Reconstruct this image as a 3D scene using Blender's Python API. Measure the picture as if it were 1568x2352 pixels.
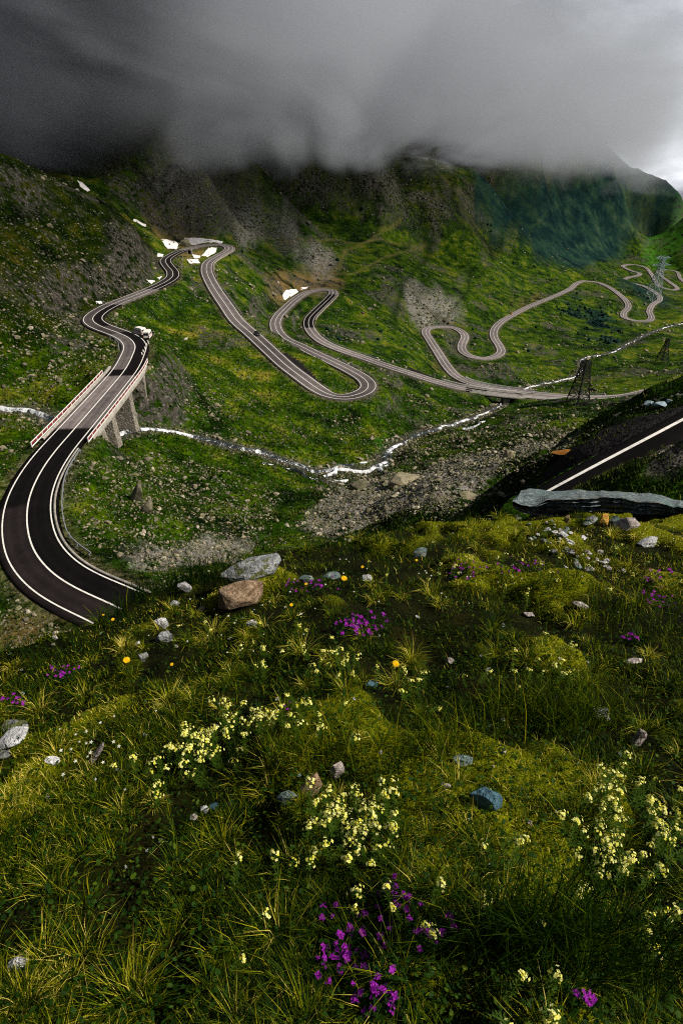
import bpy, bmesh, math, random
import numpy as np
from mathutils import Vector, Matrix, kdtree

# ------------------------------------------------------------------ camera, sky, sun, exposure
SC = bpy.context.scene
for o in list(bpy.data.objects):
    bpy.data.objects.remove(o, do_unlink=True)
F = 1307.0                       # focal length in pixels of a 1568 x 2352 frame
PITCH = math.radians(31.03)
cam_data = bpy.data.cameras.new('camera')
cam_data.sensor_fit = 'VERTICAL'; cam_data.sensor_height = 36.0; cam_data.lens = 20.0
cam_data.clip_start = 0.02; cam_data.clip_end = 20000
cam = bpy.data.objects.new('camera', cam_data)
cam.rotation_euler = (math.pi / 2 - PITCH, 0, 0)
SC.collection.objects.link(cam); SC.camera = cam

SUN_EL, SUN_AZ = math.radians(44), math.radians(100)      # azimuth clockwise from the view direction (+Y)
sun_dir = Vector((math.cos(SUN_EL) * math.sin(SUN_AZ), math.cos(SUN_EL) * math.cos(SUN_AZ), math.sin(SUN_EL)))
sun_data = bpy.data.lights.new('sun', 'SUN')
sun_data.energy = 5.0; sun_data.angle = math.radians(0.6); sun_data.color = (1.0, 0.91, 0.74)
sun = bpy.data.objects.new('sun', sun_data)
sun.rotation_euler = sun_dir.to_track_quat('Z', 'Y').to_euler()
SC.collection.objects.link(sun)

world = bpy.data.worlds.new('World'); SC.world = world; world.use_nodes = True
wn, wl = world.node_tree.nodes, world.node_tree.links
wn.clear()
w_out = wn.new('ShaderNodeOutputWorld'); w_bg = wn.new('ShaderNodeBackground'); w_bg.inputs[1].default_value = 0.085
sky = wn.new('ShaderNodeTexSky'); sky.sky_type = 'NISHITA'; sky.sun_disc = False
sky.sun_elevation = SUN_EL; sky.sun_rotation = SUN_AZ; sky.altitude = 2000
tc = wn.new('ShaderNodeTexCoord')
wmap = wn.new('ShaderNodeMapping'); wmap.inputs['Scale'].default_value = (1, 1, 2.2); wmap.inputs['Location'].default_value = (1.82, 1.53, 7.53)
wno = wn.new('ShaderNodeTexNoise'); wno.inputs['Scale'].default_value = 2.6; wno.inputs['Detail'].default_value = 7; wno.inputs['Roughness'].default_value = 0.52
wno.inputs['Distortion'].default_value = 0.25
wr = wn.new('ShaderNodeValToRGB')                         # overcast: dark to bright cloud (times the strength 0.1)
wr.color_ramp.elements[0].position = 0.34; wr.color_ramp.elements[0].color = (0.22, 0.24, 0.30, 1)
wr.color_ramp.elements[1].position = 0.72; wr.color_ramp.elements[1].color = (8.0, 8.2, 8.8, 1)
e = wr.color_ramp.elements.new(0.52); e.color = (0.80, 0.85, 1.0, 1)
wmix = wn.new('ShaderNodeMix'); wmix.data_type = 'RGBA'; wmix.inputs[0].default_value = 0.88
wl.new(tc.outputs['Generated'], wmap.inputs[0]); wl.new(wmap.outputs[0], wno.inputs['Vector']); wl.new(wno.outputs[0], wr.inputs[0])
# the overcast is thinner and brighter on the side of the sun
wdot = wn.new('ShaderNodeVectorMath'); wdot.operation = 'DOT_PRODUCT'; wdot.inputs[1].default_value = (0.94, 0.34, 0.0)
wrng = wn.new('ShaderNodeMapRange'); wrng.inputs[1].default_value = -0.2; wrng.inputs[2].default_value = 0.9; wrng.inputs[3].default_value = 0.45; wrng.inputs[4].default_value = 3.4
wmul = wn.new('ShaderNodeVectorMath'); wmul.operation = 'SCALE'
wl.new(tc.outputs['Generated'], wdot.inputs[0]); wl.new(wdot.outputs['Value'], wrng.inputs[0]); wl.new(wr.outputs[0], wmul.inputs[0]); wl.new(wrng.outputs[0], wmul.inputs['Scale'])
wl.new(sky.outputs[0], wmix.inputs[6]); wl.new(wmul.outputs[0], wmix.inputs[7])
wl.new(wmix.outputs[2], w_bg.inputs[0]); wl.new(w_bg.outputs[0], w_out.inputs[0])

SC.view_settings.view_transform = 'Standard'; SC.view_settings.look = 'None'
SC.view_settings.exposure = 0.28; SC.view_settings.gamma = 1.0; SC.view_settings.use_curve_mapping = False
SC.render.engine = 'CYCLES'
cy = SC.cycles
cy.max_bounces = 5; cy.diffuse_bounces = 2; cy.glossy_bounces = 2; cy.transmission_bounces = 3; cy.volume_bounces = 1
cy.transparent_max_bounces = 8; cy.volume_step_rate = 0.25; cy.volume_max_steps = 80; cy.use_denoising = False; cy.adaptive_threshold = 0.015
cy.filter_width = 1.1
cy.caustics_reflective = False; cy.caustics_refractive = False

# ------------------------------------------------------------------ helpers
RNG = np.random.default_rng(7)
random.seed(7)
CO = SC.collection

def ray(u, v):
    """direction of the line of sight through a point of the 1568 x 2352 frame"""
    u = np.asarray(u, float); v = np.asarray(v, float)
    dx = (u - 784) / F; dy = (1176 - v) / F
    sp, cp = math.sin(PITCH), math.cos(PITCH)
    return np.stack([dx, dy * sp + cp, dy * cp - sp], -1)

def at_z(u, v, z):
    d = ray(u, v)
    return d * (np.asarray(z, float) / d[..., 2])[..., None]

def project(P):
    sp, cp = math.sin(PITCH), math.cos(PITCH)
    f = P[..., 1] * cp - P[..., 2] * sp
    up = P[..., 1] * sp + P[..., 2] * cp
    f = np.where(f < 1e-3, 1e-3, f)
    return 784 + F * P[..., 0] / f, 1176 - F * up / f

def _hash(ix, iy, seed):
    h = (ix.astype(np.int64) * 374761393 + iy.astype(np.int64) * 668265263 + seed * 2147483647) & 0xffffffff
    h = ((h ^ (h >> 13)) * 1274126177) & 0xffffffff
    return ((h ^ (h >> 16)) & 0xffffff) / float(0xffffff)

def vnoise(x, y, seed=0):
    ix, iy = np.floor(x), np.floor(y)
    fx, fy = x - ix, y - iy
    fx = fx * fx * (3 - 2 * fx); fy = fy * fy * (3 - 2 * fy)
    a = _hash(ix, iy, seed); b = _hash(ix + 1, iy, seed); c = _hash(ix, iy + 1, seed); d = _hash(ix + 1, iy + 1, seed)
    return (a + (b - a) * fx) * (1 - fy) + (c + (d - c) * fx) * fy

def fbm(x, y, octaves=4, seed=0, gain=0.5):
    t, amp, tot = 0, 1.0, 0
    for k in range(octaves):
        c, s = math.cos(0.6 * k), math.sin(0.6 * k)
        t = t + amp * (vnoise((x * c - y * s) * 2 ** k + 17.3 * k, (x * s + y * c) * 2 ** k - 9.1 * k, seed + k) - 0.5)
        tot += amp; amp *= gain
    return t / tot * 2          # about -1..1

def smooth(a, b, x):
    t = np.clip((x - a) / (b - a), 0, 1)
    return t * t * (3 - 2 * t)

def in_poly(u, v, poly):
    inside = np.zeros(u.shape, bool)
    n = len(poly)
    for i in range(n):
        x1, y1 = poly[i]; x2, y2 = poly[(i + 1) % n]
        if y1 == y2: continue
        c = ((y1 > v) != (y2 > v)) & (u < (x2 - x1) * (v - y1) / (y2 - y1) + x1)
        inside ^= c
    return inside

def seg_dist(u, v, pts):
    best = np.full(u.shape, 1e9)
    for (x1, y1), (x2, y2) in zip(pts[:-1], pts[1:]):
        dx, dy = x2 - x1, y2 - y1
        t = np.clip(((u - x1) * dx + (v - y1) * dy) / (dx * dx + dy * dy + 1e-9), 0, 1)
        best = np.minimum(best, np.hypot(u - x1 - t * dx, v - y1 - t * dy))
    return best

def new_mesh(name, V, faces, mat=None, smooth_shade=False, quads=None):
    """V (n,3) array; faces: (m,3) or (m,4) int array, or a list of tuples"""
    me = bpy.data.meshes.new(name)
    V = np.asarray(V, np.float32)
    if isinstance(faces, np.ndarray):
        k = faces.shape[1]
        me.vertices.add(len(V)); me.vertices.foreach_set('co', V.ravel())
        me.loops.add(faces.size); me.loops.foreach_set('vertex_index', faces.astype(np.int32).ravel())
        me.polygons.add(len(faces))
        me.polygons.foreach_set('loop_start', np.arange(0, faces.size, k, dtype=np.int32))
        me.update(calc_edges=True)
    else:
        me.from_pydata([tuple(map(float, p)) for p in V], [], faces); me.update()
    if smooth_shade:
        me.polygons.foreach_set('use_smooth', np.ones(len(me.polygons), bool))
    if mat: me.materials.append(mat)
    return me

def link(name, me, parent=None, label=None, cat=None, group=None, kind=None, loc=None):
    o = bpy.data.objects.new(name, me)
    CO.objects.link(o)
    if parent: o.parent = parent
    if label: o['label'] = label
    if cat: o['category'] = cat
    if group: o['group'] = group
    if kind: o['kind'] = kind
    if loc is not None: o.location = loc
    return o

def set_attr(me, name, arr):
    a = me.attributes.new(name, 'FLOAT', 'POINT'); a.data.foreach_set('value', np.asarray(arr, np.float32).ravel())

class MB:
    """collects boxes, bars and tubes into one mesh"""
    def __init__(s): s.v = []; s.f = []
    def add(s, V, Fc):
        n = len(s.v); s.v += [tuple(p) for p in V]; s.f += [tuple(i + n for i in f) for f in Fc]
        return s
    def box(s, x0, x1, y0, y1, z0, z1):
        return s.add([(x0, y0, z0), (x1, y0, z0), (x1, y1, z0), (x0, y1, z0), (x0, y0, z1), (x1, y0, z1), (x1, y1, z1), (x0, y1, z1)],
                     [(0, 3, 2, 1), (4, 5, 6, 7), (0, 1, 5, 4), (1, 2, 6, 5), (2, 3, 7, 6), (3, 0, 4, 7)])
    def bar(s, a, b, w, h=None, n=4):
        a, b = Vector(a), Vector(b); h = h or w
        d = (b - a).normalized(); up = Vector((0, 0, 1)) if abs(d.z) < 0.95 else Vector((0, 1, 0))
        sx = d.cross(up).normalized(); sy = sx.cross(d).normalized()
        V = []
        for p in (a, b):
            for k in range(n):
                t = 2 * math.pi * (k + 0.5) / n
                V.append(p + sx * math.cos(t) * w * 0.7071 + sy * math.sin(t) * h * 0.7071)
        Fc = [(k, (k + 1) % n, n + (k + 1) % n, n + k) for k in range(n)] + [tuple(range(n))[::-1], tuple(range(n, 2 * n))]
        return s.add(V, Fc)
    def mesh(s, name, mat): 
        me = bpy.data.meshes.new(name); me.from_pydata(s.v, [], s.f); me.materials.append(mat); me.update(); return me
    def build(s, name, mat, parent=None, **k): return link(name, s.mesh(name, mat), parent, **k)

# --- materials
class NT:
    def __init__(s, name):
        s.m = bpy.data.materials.new(name); s.m.use_nodes = True
        s.t = s.m.node_tree; s.n = s.t.nodes; s.l = s.t.links
        s.n.clear(); s.out = s.n.new('ShaderNodeOutputMaterial')
    def new(s, typ, **k):
        n = s.n.new(typ)
        for a, b in k.items(): setattr(n, a, b)
        return n
    def put(s, sock, val):
        if val is None: return
        if hasattr(val, 'is_output'): s.l.new(val, sock)
        else:
            if isinstance(val, (tuple, list)) and len(val) == 3 and sock.type == 'RGBA': val = (*val, 1)
            sock.default_value = val
    def pos(s): return s.new('ShaderNodeNewGeometry').outputs['Position']
    def noise(s, scale, detail=3, rough=0.5, vec=None, dist=0.0):
        n = s.new('ShaderNodeTexNoise'); n.inputs['Scale'].default_value = scale; n.inputs['Detail'].default_value = detail
        n.inputs['Roughness'].default_value = rough; n.inputs['Distortion'].default_value = dist
        s.put(n.inputs['Vector'], vec if vec is not None else s.pos()); return n.outputs[0]
    def math(s, op, a, b=None, c=None, clamp=False):
        n = s.new('ShaderNodeMath', operation=op, use_clamp=clamp); s.put(n.inputs[0], a); s.put(n.inputs[1], b); s.put(n.inputs[2], c); return n.outputs[0]
    def rng(s, x, a, b, c=0.0, d=1.0, typ='SMOOTHSTEP'):
        n = s.new('ShaderNodeMapRange', interpolation_type=typ); s.put(n.inputs[0], x)
        for i, q in enumerate((a, b, c, d)): s.put(n.inputs[1 + i], q)
        return n.outputs[0]
    def mix(s, f, a, b, blend='MIX'):
        n = s.new('ShaderNodeMix', data_type='RGBA', blend_type=blend); s.put(n.inputs[0], f); s.put(n.inputs[6], a); s.put(n.inputs[7], b); return n.outputs[2]
    def attr(s, name, out='Fac'): return s.new('ShaderNodeAttribute', attribute_name=name).outputs[out]
    def ramp(s, f, stops):
        n = s.new('ShaderNodeValToRGB'); s.put(n.inputs[0], f); e = n.color_ramp.elements
        for i, (p, c) in enumerate(stops):
            q = e[i] if i < 2 else e.new(p)
            q.position = p; q.color = (*c, 1)
        return n.outputs[0]
    def bump(s, h, strength=0.5, dist=0.1, normal=None):
        n = s.new('ShaderNodeBump'); n.inputs['Strength'].default_value = strength; n.inputs['Distance'].default_value = dist
        s.put(n.inputs['Height'], h); s.put(n.inputs['Normal'], normal); return n.outputs[0]
    def bsdf(s, col, rough=0.8, spec=0.3, metal=0.0, normal=None):
        b = s.new('ShaderNodeBsdfPrincipled'); s.put(b.inputs['Base Color'], col); s.put(b.inputs['Roughness'], rough)
        s.put(b.inputs['Specular IOR Level'], spec); s.put(b.inputs['Metallic'], metal); s.put(b.inputs['Normal'], normal)
        return b.outputs[0]
    def done(s, surf=None, vol=None):
        if surf is not None: s.l.new(surf, s.out.inputs['Surface'])
        if vol is not None: s.l.new(vol, s.out.inputs['Volume'])
        return s.m

def plain(name, col, rough=0.7, spec=0.3, metal=0.0, var=0.25, scale=3.0, bump=0.0):
    t = NT(name)
    n = t.noise(scale, 4, 0.6)
    c = t.mix(1.0, col, t.ramp(n, [(0.25, (1 - var,) * 3), (0.75, (1 + var,) * 3)]), 'MULTIPLY')
    return t.done(t.bsdf(c, rough, spec, metal, t.bump(n, bump, 0.05) if bump else None))

# ------------------------------------------------------------------ the course of the roads and the stream (frame point, height below the eye)
ROAD_MAIN = [(330,1425,-43.6),(255,1387,-44),(217,1371,-44.1),(176,1352,-44.3),(135,1328,-44.5),(100,1296,-44.7),(76,1261,-44.9),(65,1223,-45),(62,1190,-45.1),(65,1155,-45.2),
 (76,1120,-45.3),(97,1079,-45.5),(126,1038,-45.7),(164,994,-45.9),(205,947,-46.1),(249,896,-46.3),(289,847,-46.6),(306,813,-46.9),(311,795,-47.1),(298,777,-47.4),(271,764,-47.8),
 (238,752,-48.1),(218,741,-48.4),(213,732,-48.6),(223,719,-48.9),(256,700,-49.4),(311,678,-50.1),(366,655,-50.8),(394,638,-51.2),(397,625,-51.5),(385,609,-52),
 (380,598,-52.2),(392,587,-52.6),(421,574,-53.2),(469,563,-54.2),(502,561,-54.9),(523,566,-55.5),(524,574,-56),(502,587,-56.8),(480,601,-57.3),(474,616,-57.8),
 (478,634,-58.4),(494,664,-59.8),(520,702,-61.8),(546,738,-64.2),(580,768,-66.5),(622,807,-69.6),(658,840,-72.3),(695,868,-75),(725,890,-77),(754,906,-78.8),
 (787,912,-80.2),(813,908,-81),(838,898,-81.8),(846,885,-82.3),(836,870,-82.8),(807,852,-83.4),(767,832,-84.2),(728,814,-85),(688,794,-85.9),(655,779,-86.7),(637,761,-87.4),
 (632,741,-88),(639,725,-88.5),(658,705,-89.2),(681,685,-90),(708,670,-90.7),(741,664,-91.5),(762,667,-92.1),(764,675,-92.5),(751,690,-93.2),(728,712,-94),(711,731,-94.8),
 (709,748,-95.4),(721,768,-96.3),(744,786,-97.4),(780,802,-98.9),(830,819,-101),(889,840,-104.2),(945,858,-107),(995,874,-109.4),(1051,889,-111.6),(1105,898,-113.2),
 (1167,905,-114.8),(1229,910,-116.2),(1279,914,-117.2),(1330,916,-118.6),(1395,914.5,-120.5),(1440,911,-121.4)]
ROAD_LOWER = [(1640,850,-121),(1560,880,-121),(1474,902,-121.6),(1436,910,-121.8),(1395,913,-122),(1333,912,-122.4),(1250,906,-123),(1175,897,-123.6),(1117,888,-124.2),(1076,878,-124.8),
 (1047,863,-125.4),(1026,841,-126.2),(1006,810,-127.4),(987,781,-128.8),(977,763,-129.8),(982,754,-130.4),(1001,750,-131.2),(1039,752,-132.6),(1059,761,-133.4),(1067,773,-134),
 (1060,792,-134.8),(1062,806,-135.3),(1080,818,-136),(1109,823,-136.8),(1138,818,-137.8),(1150,808,-138.4),(1146,794,-139),(1135,777,-139.8),(1133,761,-140.6),(1146,742,-141.8),
 (1175,723.5,-143.4),(1217,702,-145.6),(1271,680,-148.4),(1308,663,-150.6),(1324,650,-152),(1341,645,-153),(1370,648,-154.6),(1395,658,-156.4),(1420,675,-158.6),(1437,691,-160.4),
 (1442,705,-161.6),(1431,719,-163),(1435,730,-164),(1457,736,-165.4),(1486,736.5,-167),(1495,730,-168),(1490,715,-169.4),(1498,699,-171),(1514,688,-172.6),(1512,678,-174),
 (1498,668,-175.4),(1478,657,-177.4),(1450,650,-180),(1432,645,-181.5),(1440,637,-184),(1464,632,-187),(1467,627,-189),(1453,623,-191),(1436,616,-194),(1430,610,-196),(1453,607,-199),(1478,613,-201),
 (1494,628,-203),(1506,648,-204.5),(1519,660,-206),(1540,665,-207.5),(1554,663,-209),(1536,647,-211.5),(1514,631,-214.5),(1511,622,-217),(1527,619,-219),(1548,622,-221),(1562,640,-223),(1585,660,-225)]
STREAM = [(-140,915,-52),(-60,928,-52.8),(10,940,-53.6),(60,938,-54),(100,952,-54.4),(140,975,-54.8),(200,1000,-55.2),(255,1003,-55.6),(300,990,-57),(350,985,-59.2),(400,990,-61.8),(440,1001,-64.5),
 (500,1013,-67),(560,1030,-69),(600,1037,-71),(640,1054,-73),(690,1068,-75.5),(720,1080,-77),(760,1078,-79),(800,1076,-80.5),(850,1080,-82),(872,1066,-83),(884,1046,-85),(900,1030,-87),
 (940,1005,-91),(1000,983,-98),(1050,972,-103),(1095,955,-110),(1130,940,-115.5),(1148,930,-118.5),(1165,915,-124),(1185,903,-128),(1205,892,-131),(1260,878,-133),(1310,868,-136),(1335,847,-140),
 (1336,825,-144),(1400,810,-149),(1450,785,-156),(1490,765,-162),(1530,751,-167),(1600,735,-172)]

def catmull(P, step):
    P = np.asarray(P, float)
    out = []
    ext = np.vstack([2 * P[0] - P[1], P, 2 * P[-1] - P[-2]])
    for i in range(1, len(ext) - 2):
        p0, p1, p2, p3 = ext[i - 1:i + 3]
        a = np.linalg.norm(p1 - p0) ** .5; b = np.linalg.norm(p2 - p1) ** .5; c = np.linalg.norm(p3 - p2) ** .5
        t0, t1, t2, t3 = 0, a, a + b, a + b + c
        n = max(2, int(np.linalg.norm(p2 - p1) / step) + 1)
        for t in np.linspace(t1, t2, n, endpoint=False):
            A1 = (t1 - t) / (t1 - t0) * p0 + (t - t0) / (t1 - t0) * p1
            A2 = (t2 - t) / (t2 - t1) * p1 + (t - t1) / (t2 - t1) * p2
            A3 = (t3 - t) / (t3 - t2) * p2 + (t - t2) / (t3 - t2) * p3
            B1 = (t2 - t) / (t2 - t0) * A1 + (t - t0) / (t2 - t0) * A2
            B2 = (t3 - t) / (t3 - t1) * A2 + (t - t1) / (t3 - t1) * A3
            out.append((t2 - t) / (t2 - t1) * B1 + (t - t1) / (t2 - t1) * B2)
    out.append(P[-1])
    return np.array(out)

def course(table, step=1.5, passes=0):
    T = np.array(table, float)
    P = at_z(T[:, 0], T[:, 1], T[:, 2])
    C = catmull(P, step)
    for _ in range(passes):
        C[1:-1] = 0.25 * C[:-2] + 0.5 * C[1:-1] + 0.25 * C[2:]
    return C

road_main = course(ROAD_MAIN, 1.5, 6)
road_lower = course(ROAD_LOWER, 2.0, 6)
stream_c = course(STREAM, 1.5, 2)
# the near road on the right: its outer edge line is what shows; the centre lies 3.3 m towards the camera
_e = course([(1245,1136,-17.5),(1270,1122,-17.2),(1350,1079,-16.4),(1418,1043,-15.8),(1500,1000,-15),(1568,964,-14.5),(1680,905,-13.6),(1800,845,-12.8)], 0.8)
_d = np.gradient(_e, axis=0)[:, :2]; _d /= np.linalg.norm(_d, axis=1)[:, None]
road_near = _e.copy(); road_near[:, 0] += _d[:, 1] * 2.4; road_near[:, 1] -= _d[:, 0] * 2.4

def frame_index(C, u, v):
    pu, pv = project(C); return int(np.argmin((pu - u) ** 2 + (pv - v) ** 2))
BR1 = (frame_index(road_main, 158, 1001), frame_index(road_main, 291, 844))
BR2 = (frame_index(road_main, 1085, 895), frame_index(road_main, 1195, 907))
BR3 = (frame_index(road_lower, 1225, 903), frame_index(road_lower, 1112, 887))

# ------------------------------------------------------------------ terrain: height as a smooth function of direction and distance
HILL = [ # frame point, height
 (0,1480,-44),(60,1500,-43),(30,1400,-44.8),(-60,1300,-44),(0,1050,-47),(-80,1050,-47),(0,990,-50),(-100,980,-50),(60,900,-51.5),(150,905,-52),(290,965,-56),(330,930,-55.5),(338,885,-53.5),(0,860,-50),(150,830,-49),(-100,850,-46),
 (100,760,-45),(190,790,-48),(0,740,-40),(0,660,-34),(-80,640,-30),(100,660,-39),(0,560,-26),(100,560,-29),(0,470,-15),(100,440,-12),(100,405,-5.5),(200,530,-26),
 (200,455,-14),(240,468,-17),(300,526,-28),(340,566,-37),(200,640,-42),(280,640,-46),(320,610,-44),(330,640,-49),(345,590,-42),
 (300,478,-30),(340,520,-40),(400,540,-50),(190,425,-16),
 (480,500,-41),(450,420,-14),(560,520,-50),(600,450,-29),(560,555,-58),(650,565,-66),(780,600,-81),
 (420,600,-56),(440,680,-61),(420,720,-60),(520,800,-66),(400,800,-57),(380,870,-56),(560,870,-72),(640,900,-76),(480,950,-66),(700,970,-80),(600,980,-73),(800,980,-85),(880,940,-89),(950,920,-99),
 (760,1030,-81),(440,1060,-62),(560,1090,-66),(640,1110,-69),(700,1150,-68),(500,1180,-58),(300,1150,-49),(230,1130,-47),(400,1100,-58),(250,1070,-50),(300,1030,-54.5),(350,1260,-48.5),(250,1250,-46),(500,1260,-54),(650,1230,-58),(400,1330,-45),
 (830,1120,-76),(930,1110,-72),(800,1190,-62),(900,1190,-52),(1000,1100,-56),(1050,1020,-80),(1000,1160,-45),(1100,1000,-82),(1180,1000,-80),(1180,1080,-50),(1100,1100,-50),(1180,950,-100),(1300,985,-72),(1260,1060,-46),
 (1325,932,-108),(1400,940,-98),(1290,940,-108),(1450,935,-92),(1560,895,-100),(1230,930,-111),(1400,890,-124),(1500,850,-134),(1518,838,-138),(1420,850,-134),(1568,800,-146),(1568,730,-168),
 (660,620,-80),(700,640,-89),(600,640,-74),(590,700,-78),(600,740,-81),(690,720,-90),(780,720,-99),(850,740,-103),(850,790,-103),(830,660,-97),(870,520,-64),(900,570,-82),(980,570,-92),(900,640,-97),(980,700,-120),(900,760,-110),(960,820,-116),
 (880,440,-28),(800,480,-45),(740,540,-64),(1000,480,-66),
 (1050,640,-119),(1150,640,-127),(1100,540,-88),(1100,460,-50),(1100,700,-132),(1200,670,-143),(1250,640,-141),(1250,560,-118),(1250,480,-74),
 (1380,610,-165),(1400,520,-128),(1480,560,-188),(1470,480,-104),(1568,520,-165),(1568,600,-232),
 (1300,720,-152),(1350,720,-155),(1250,760,-147),(1200,800,-142),(1380,760,-157),(1100,780,-136),(1100,860,-128),(1200,850,-135),(1020,770,-131),
 (1480,1052,-9.4),(1568,1012,-8.0),(1420,1082,-10.6),(1370,1108,-11.8),(1330,1010,-17.4),(1420,958,-17.6),(1500,896,-15.6),(1540,878,-14.9),(1568,864,-14.4),(1640,826,-13.3),(1250,1100,-19.4),(1640,1000,-8),
]
ctrl = []
for u, v, z in HILL:
    p = at_z(u, v, z); ctrl.append((math.atan2(p[0], p[1]), math.log(math.hypot(p[0], p[1])), z))
def add_course(C, every, dz, skip=()):
    for i in range(0, len(C), every):
        if any(a - 4 <= i <= b + 4 for a, b in skip): continue
        p = C[i]; ctrl.append((math.atan2(p[0], p[1]), math.log(math.hypot(p[0], p[1])), p[2] + dz))
add_course(road_main, 16, -0.3, (BR1, BR2)); add_course(road_lower, 20, -0.3, (tuple(sorted(BR3)),)); add_course(stream_c, 14, 0.3); add_course(road_near, 10, -0.2)
for C, (a, b), dz in ((road_main, BR1, -9.0), (road_main, BR2, -8.0), (road_lower, tuple(sorted(BR3)), -6.0)):
    for f in (0.25, 0.5, 0.75):
        p = C[int(a + (b - a) * f)]; ctrl.append((math.atan2(p[0], p[1]), math.log(math.hypot(p[0], p[1])), p[2] + dz + 2.0 * abs(f - 0.5)))
HILL_R = [(985,396,960),(1000,388,1010),(600,380,740),(850,380,900),(1480,396,2100),(1522,398,2150),(1545,424,2150),(1568,446,2120),(1610,480,2050),(1400,430,1850),(1400,350,2000),(1100,400,1130),(1250,410,1480),
 (60,392,560),(0,352,640),(100,330,680),(-100,330,600),(0,402,330),(-90,385,330),(1250,330,1650),(1100,300,1300),(1000,300,1380),(850,300,1200),(450,250,720),(600,300,860),(450,350,630),(300,380,600),(300,250,720),(100,250,760)]
for u, v, r in HILL_R:
    d = ray(u, v); ctrl.append((math.atan2(d[0], d[1]), math.log(r), d[2] / math.hypot(d[0], d[1]) * r))
for th, rows in {  # out of frame and behind the near mound
    -1.15: [(9,-7),(30,-26),(100,-38),(300,-10),(800,90),(2600,240)], -0.85: [(9,-8),(30,-30),(100,-44),(280,-18),(420,30),(800,110),(2600,240)],
    -0.55: [(9,-9),(20,-22),(40,-40)], -0.25: [(9,-9),(20,-21),(40,-37)], 0.0: [(9,-9),(20,-18),(40,-34),(60,-46)], 0.2: [(9,-8),(16,-14),(70,-43)],
    0.4: [(9,-6.5),(14,-9.2),(70,-34),(100,-54)], 0.6: [(9,-5),(15,-7.5),(70,-28),(110,-52),(250,-95)], 0.85: [(9,-3.5),(20,-6),(60,-24),(150,-60),(500,-110),(1200,-150),(2600,-250)],
    1.15: [(9,-2),(30,-3),(100,-20),(400,-40),(2600,-160)]}.items():
    for r, z in rows: ctrl.append((th, math.log(r), z))
for th in np.linspace(-0.6, 0.1, 5):
    ctrl.append((th, math.log(1350), 110))
for th in np.linspace(-0.6, 0.34, 6): ctrl.append((th, math.log(3600), 60))
ctrl.append((0.44, math.log(2700), -60)); ctrl.append((0.44, math.log(3600), -300))
for th in (0.56, 0.66, 0.8): ctrl.append((th, math.log(3600), -330)); ctrl.append((th, math.log(2700), -270))
ctrl = np.array(ctrl)
def _phi(d2): return np.where(d2 > 1e-12, 0.5 * d2 * np.log(d2 + 1e-12), 0)
_n = len(ctrl)
_K = _phi((ctrl[:, None, 0] - ctrl[None, :, 0]) ** 2 + (ctrl[:, None, 1] - ctrl[None, :, 1]) ** 2) + np.eye(_n) * 2e-5
_Pm = np.stack([np.ones(_n), ctrl[:, 0], ctrl[:, 1]], 1)
_A = np.block([[_K, _Pm], [_Pm.T, np.zeros((3, 3))]])
_W = np.linalg.solve(_A, np.concatenate([ctrl[:, 2], np.zeros(3)]))
def base_height(th, lr):
    sh = th.shape; th = th.ravel(); lr = lr.ravel(); out = np.empty(len(th))
    for i in range(0, len(th), 40000):
        a, b = th[i:i + 40000], lr[i:i + 40000]
        out[i:i + 40000] = _phi((a[:, None] - ctrl[None, :, 0]) ** 2 + (b[:, None] - ctrl[None, :, 1]) ** 2) @ _W[:_n] + _W[_n] + _W[_n + 1] * a + _W[_n + 2] * b
    return out.reshape(sh)

NTH, NR = 600, 720
_th = np.concatenate([np.linspace(-1.15, -0.72, 26, endpoint=False), np.linspace(-0.72, 0.72, NTH - 52, endpoint=False), np.linspace(0.72, 1.15, 26)])
_lr = np.linspace(math.log(9.0), math.log(3600.0), NR)
TH, LR = np.meshgrid(_th, _lr, indexing='ij')
# the smooth part is evaluated on a coarser lattice and interpolated
_ct, _cl = np.linspace(-1.15, 1.15, 260), np.linspace(_lr[0], _lr[-1], 300)
_cz = base_height(*np.meshgrid(_ct, _cl, indexing='ij'))
def bilin(grid, xs, ys, x, y):
    fx = np.clip((x - xs[0]) / (xs[-1] - xs[0]) * (len(xs) - 1), 0, len(xs) - 1.001); fy = np.clip((y - ys[0]) / (ys[-1] - ys[0]) * (len(ys) - 1), 0, len(ys) - 1.001)
    i, j = fx.astype(int), fy.astype(int); fx -= i; fy -= j
    return (grid[i, j] * (1 - fx) + grid[i + 1, j] * fx) * (1 - fy) + (grid[i, j + 1] * (1 - fx) + grid[i + 1, j + 1] * fx) * fy
Z0 = bilin(_cz, _ct, _cl, TH, LR)
R = np.exp(LR); X = R * np.sin(TH); Y = R * np.cos(TH)
U, Vp = project(np.stack([X, Y, Z0], -1))

# nearest point of a course for every terrain vertex
def nearest(C, X, Y, skip=None):
    idx = np.arange(len(C))
    if skip is not None: idx = np.array([i for i in idx if not any(a <= i <= b for a, b in skip)])
    kd = kdtree.KDTree(len(idx))
    for k, i in enumerate(idx): kd.insert((C[i, 0], C[i, 1], 0), int(i))
    kd.balance()
    D = np.empty(X.size); I = np.empty(X.size, int)
    for k, (x, y) in enumerate(zip(X.ravel().tolist(), Y.ravel().tolist())):
        _, i, d = kd.find((x, y, 0)); D[k] = d; I[k] = i
    return D.reshape(X.shape), I.reshape(X.shape)
HW = 3.6                                                   # half width of the carriageways
d1, i1 = nearest(road_main, X, Y, (BR1, BR2)); d2, i2 = nearest(road_lower, X, Y, (tuple(sorted(BR3)),)); d3, i3 = nearest(road_near, X, Y)
ds, i_s = nearest(stream_c, X, Y)
dz_all = np.minimum(np.minimum(d1, d2), d3)
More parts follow.
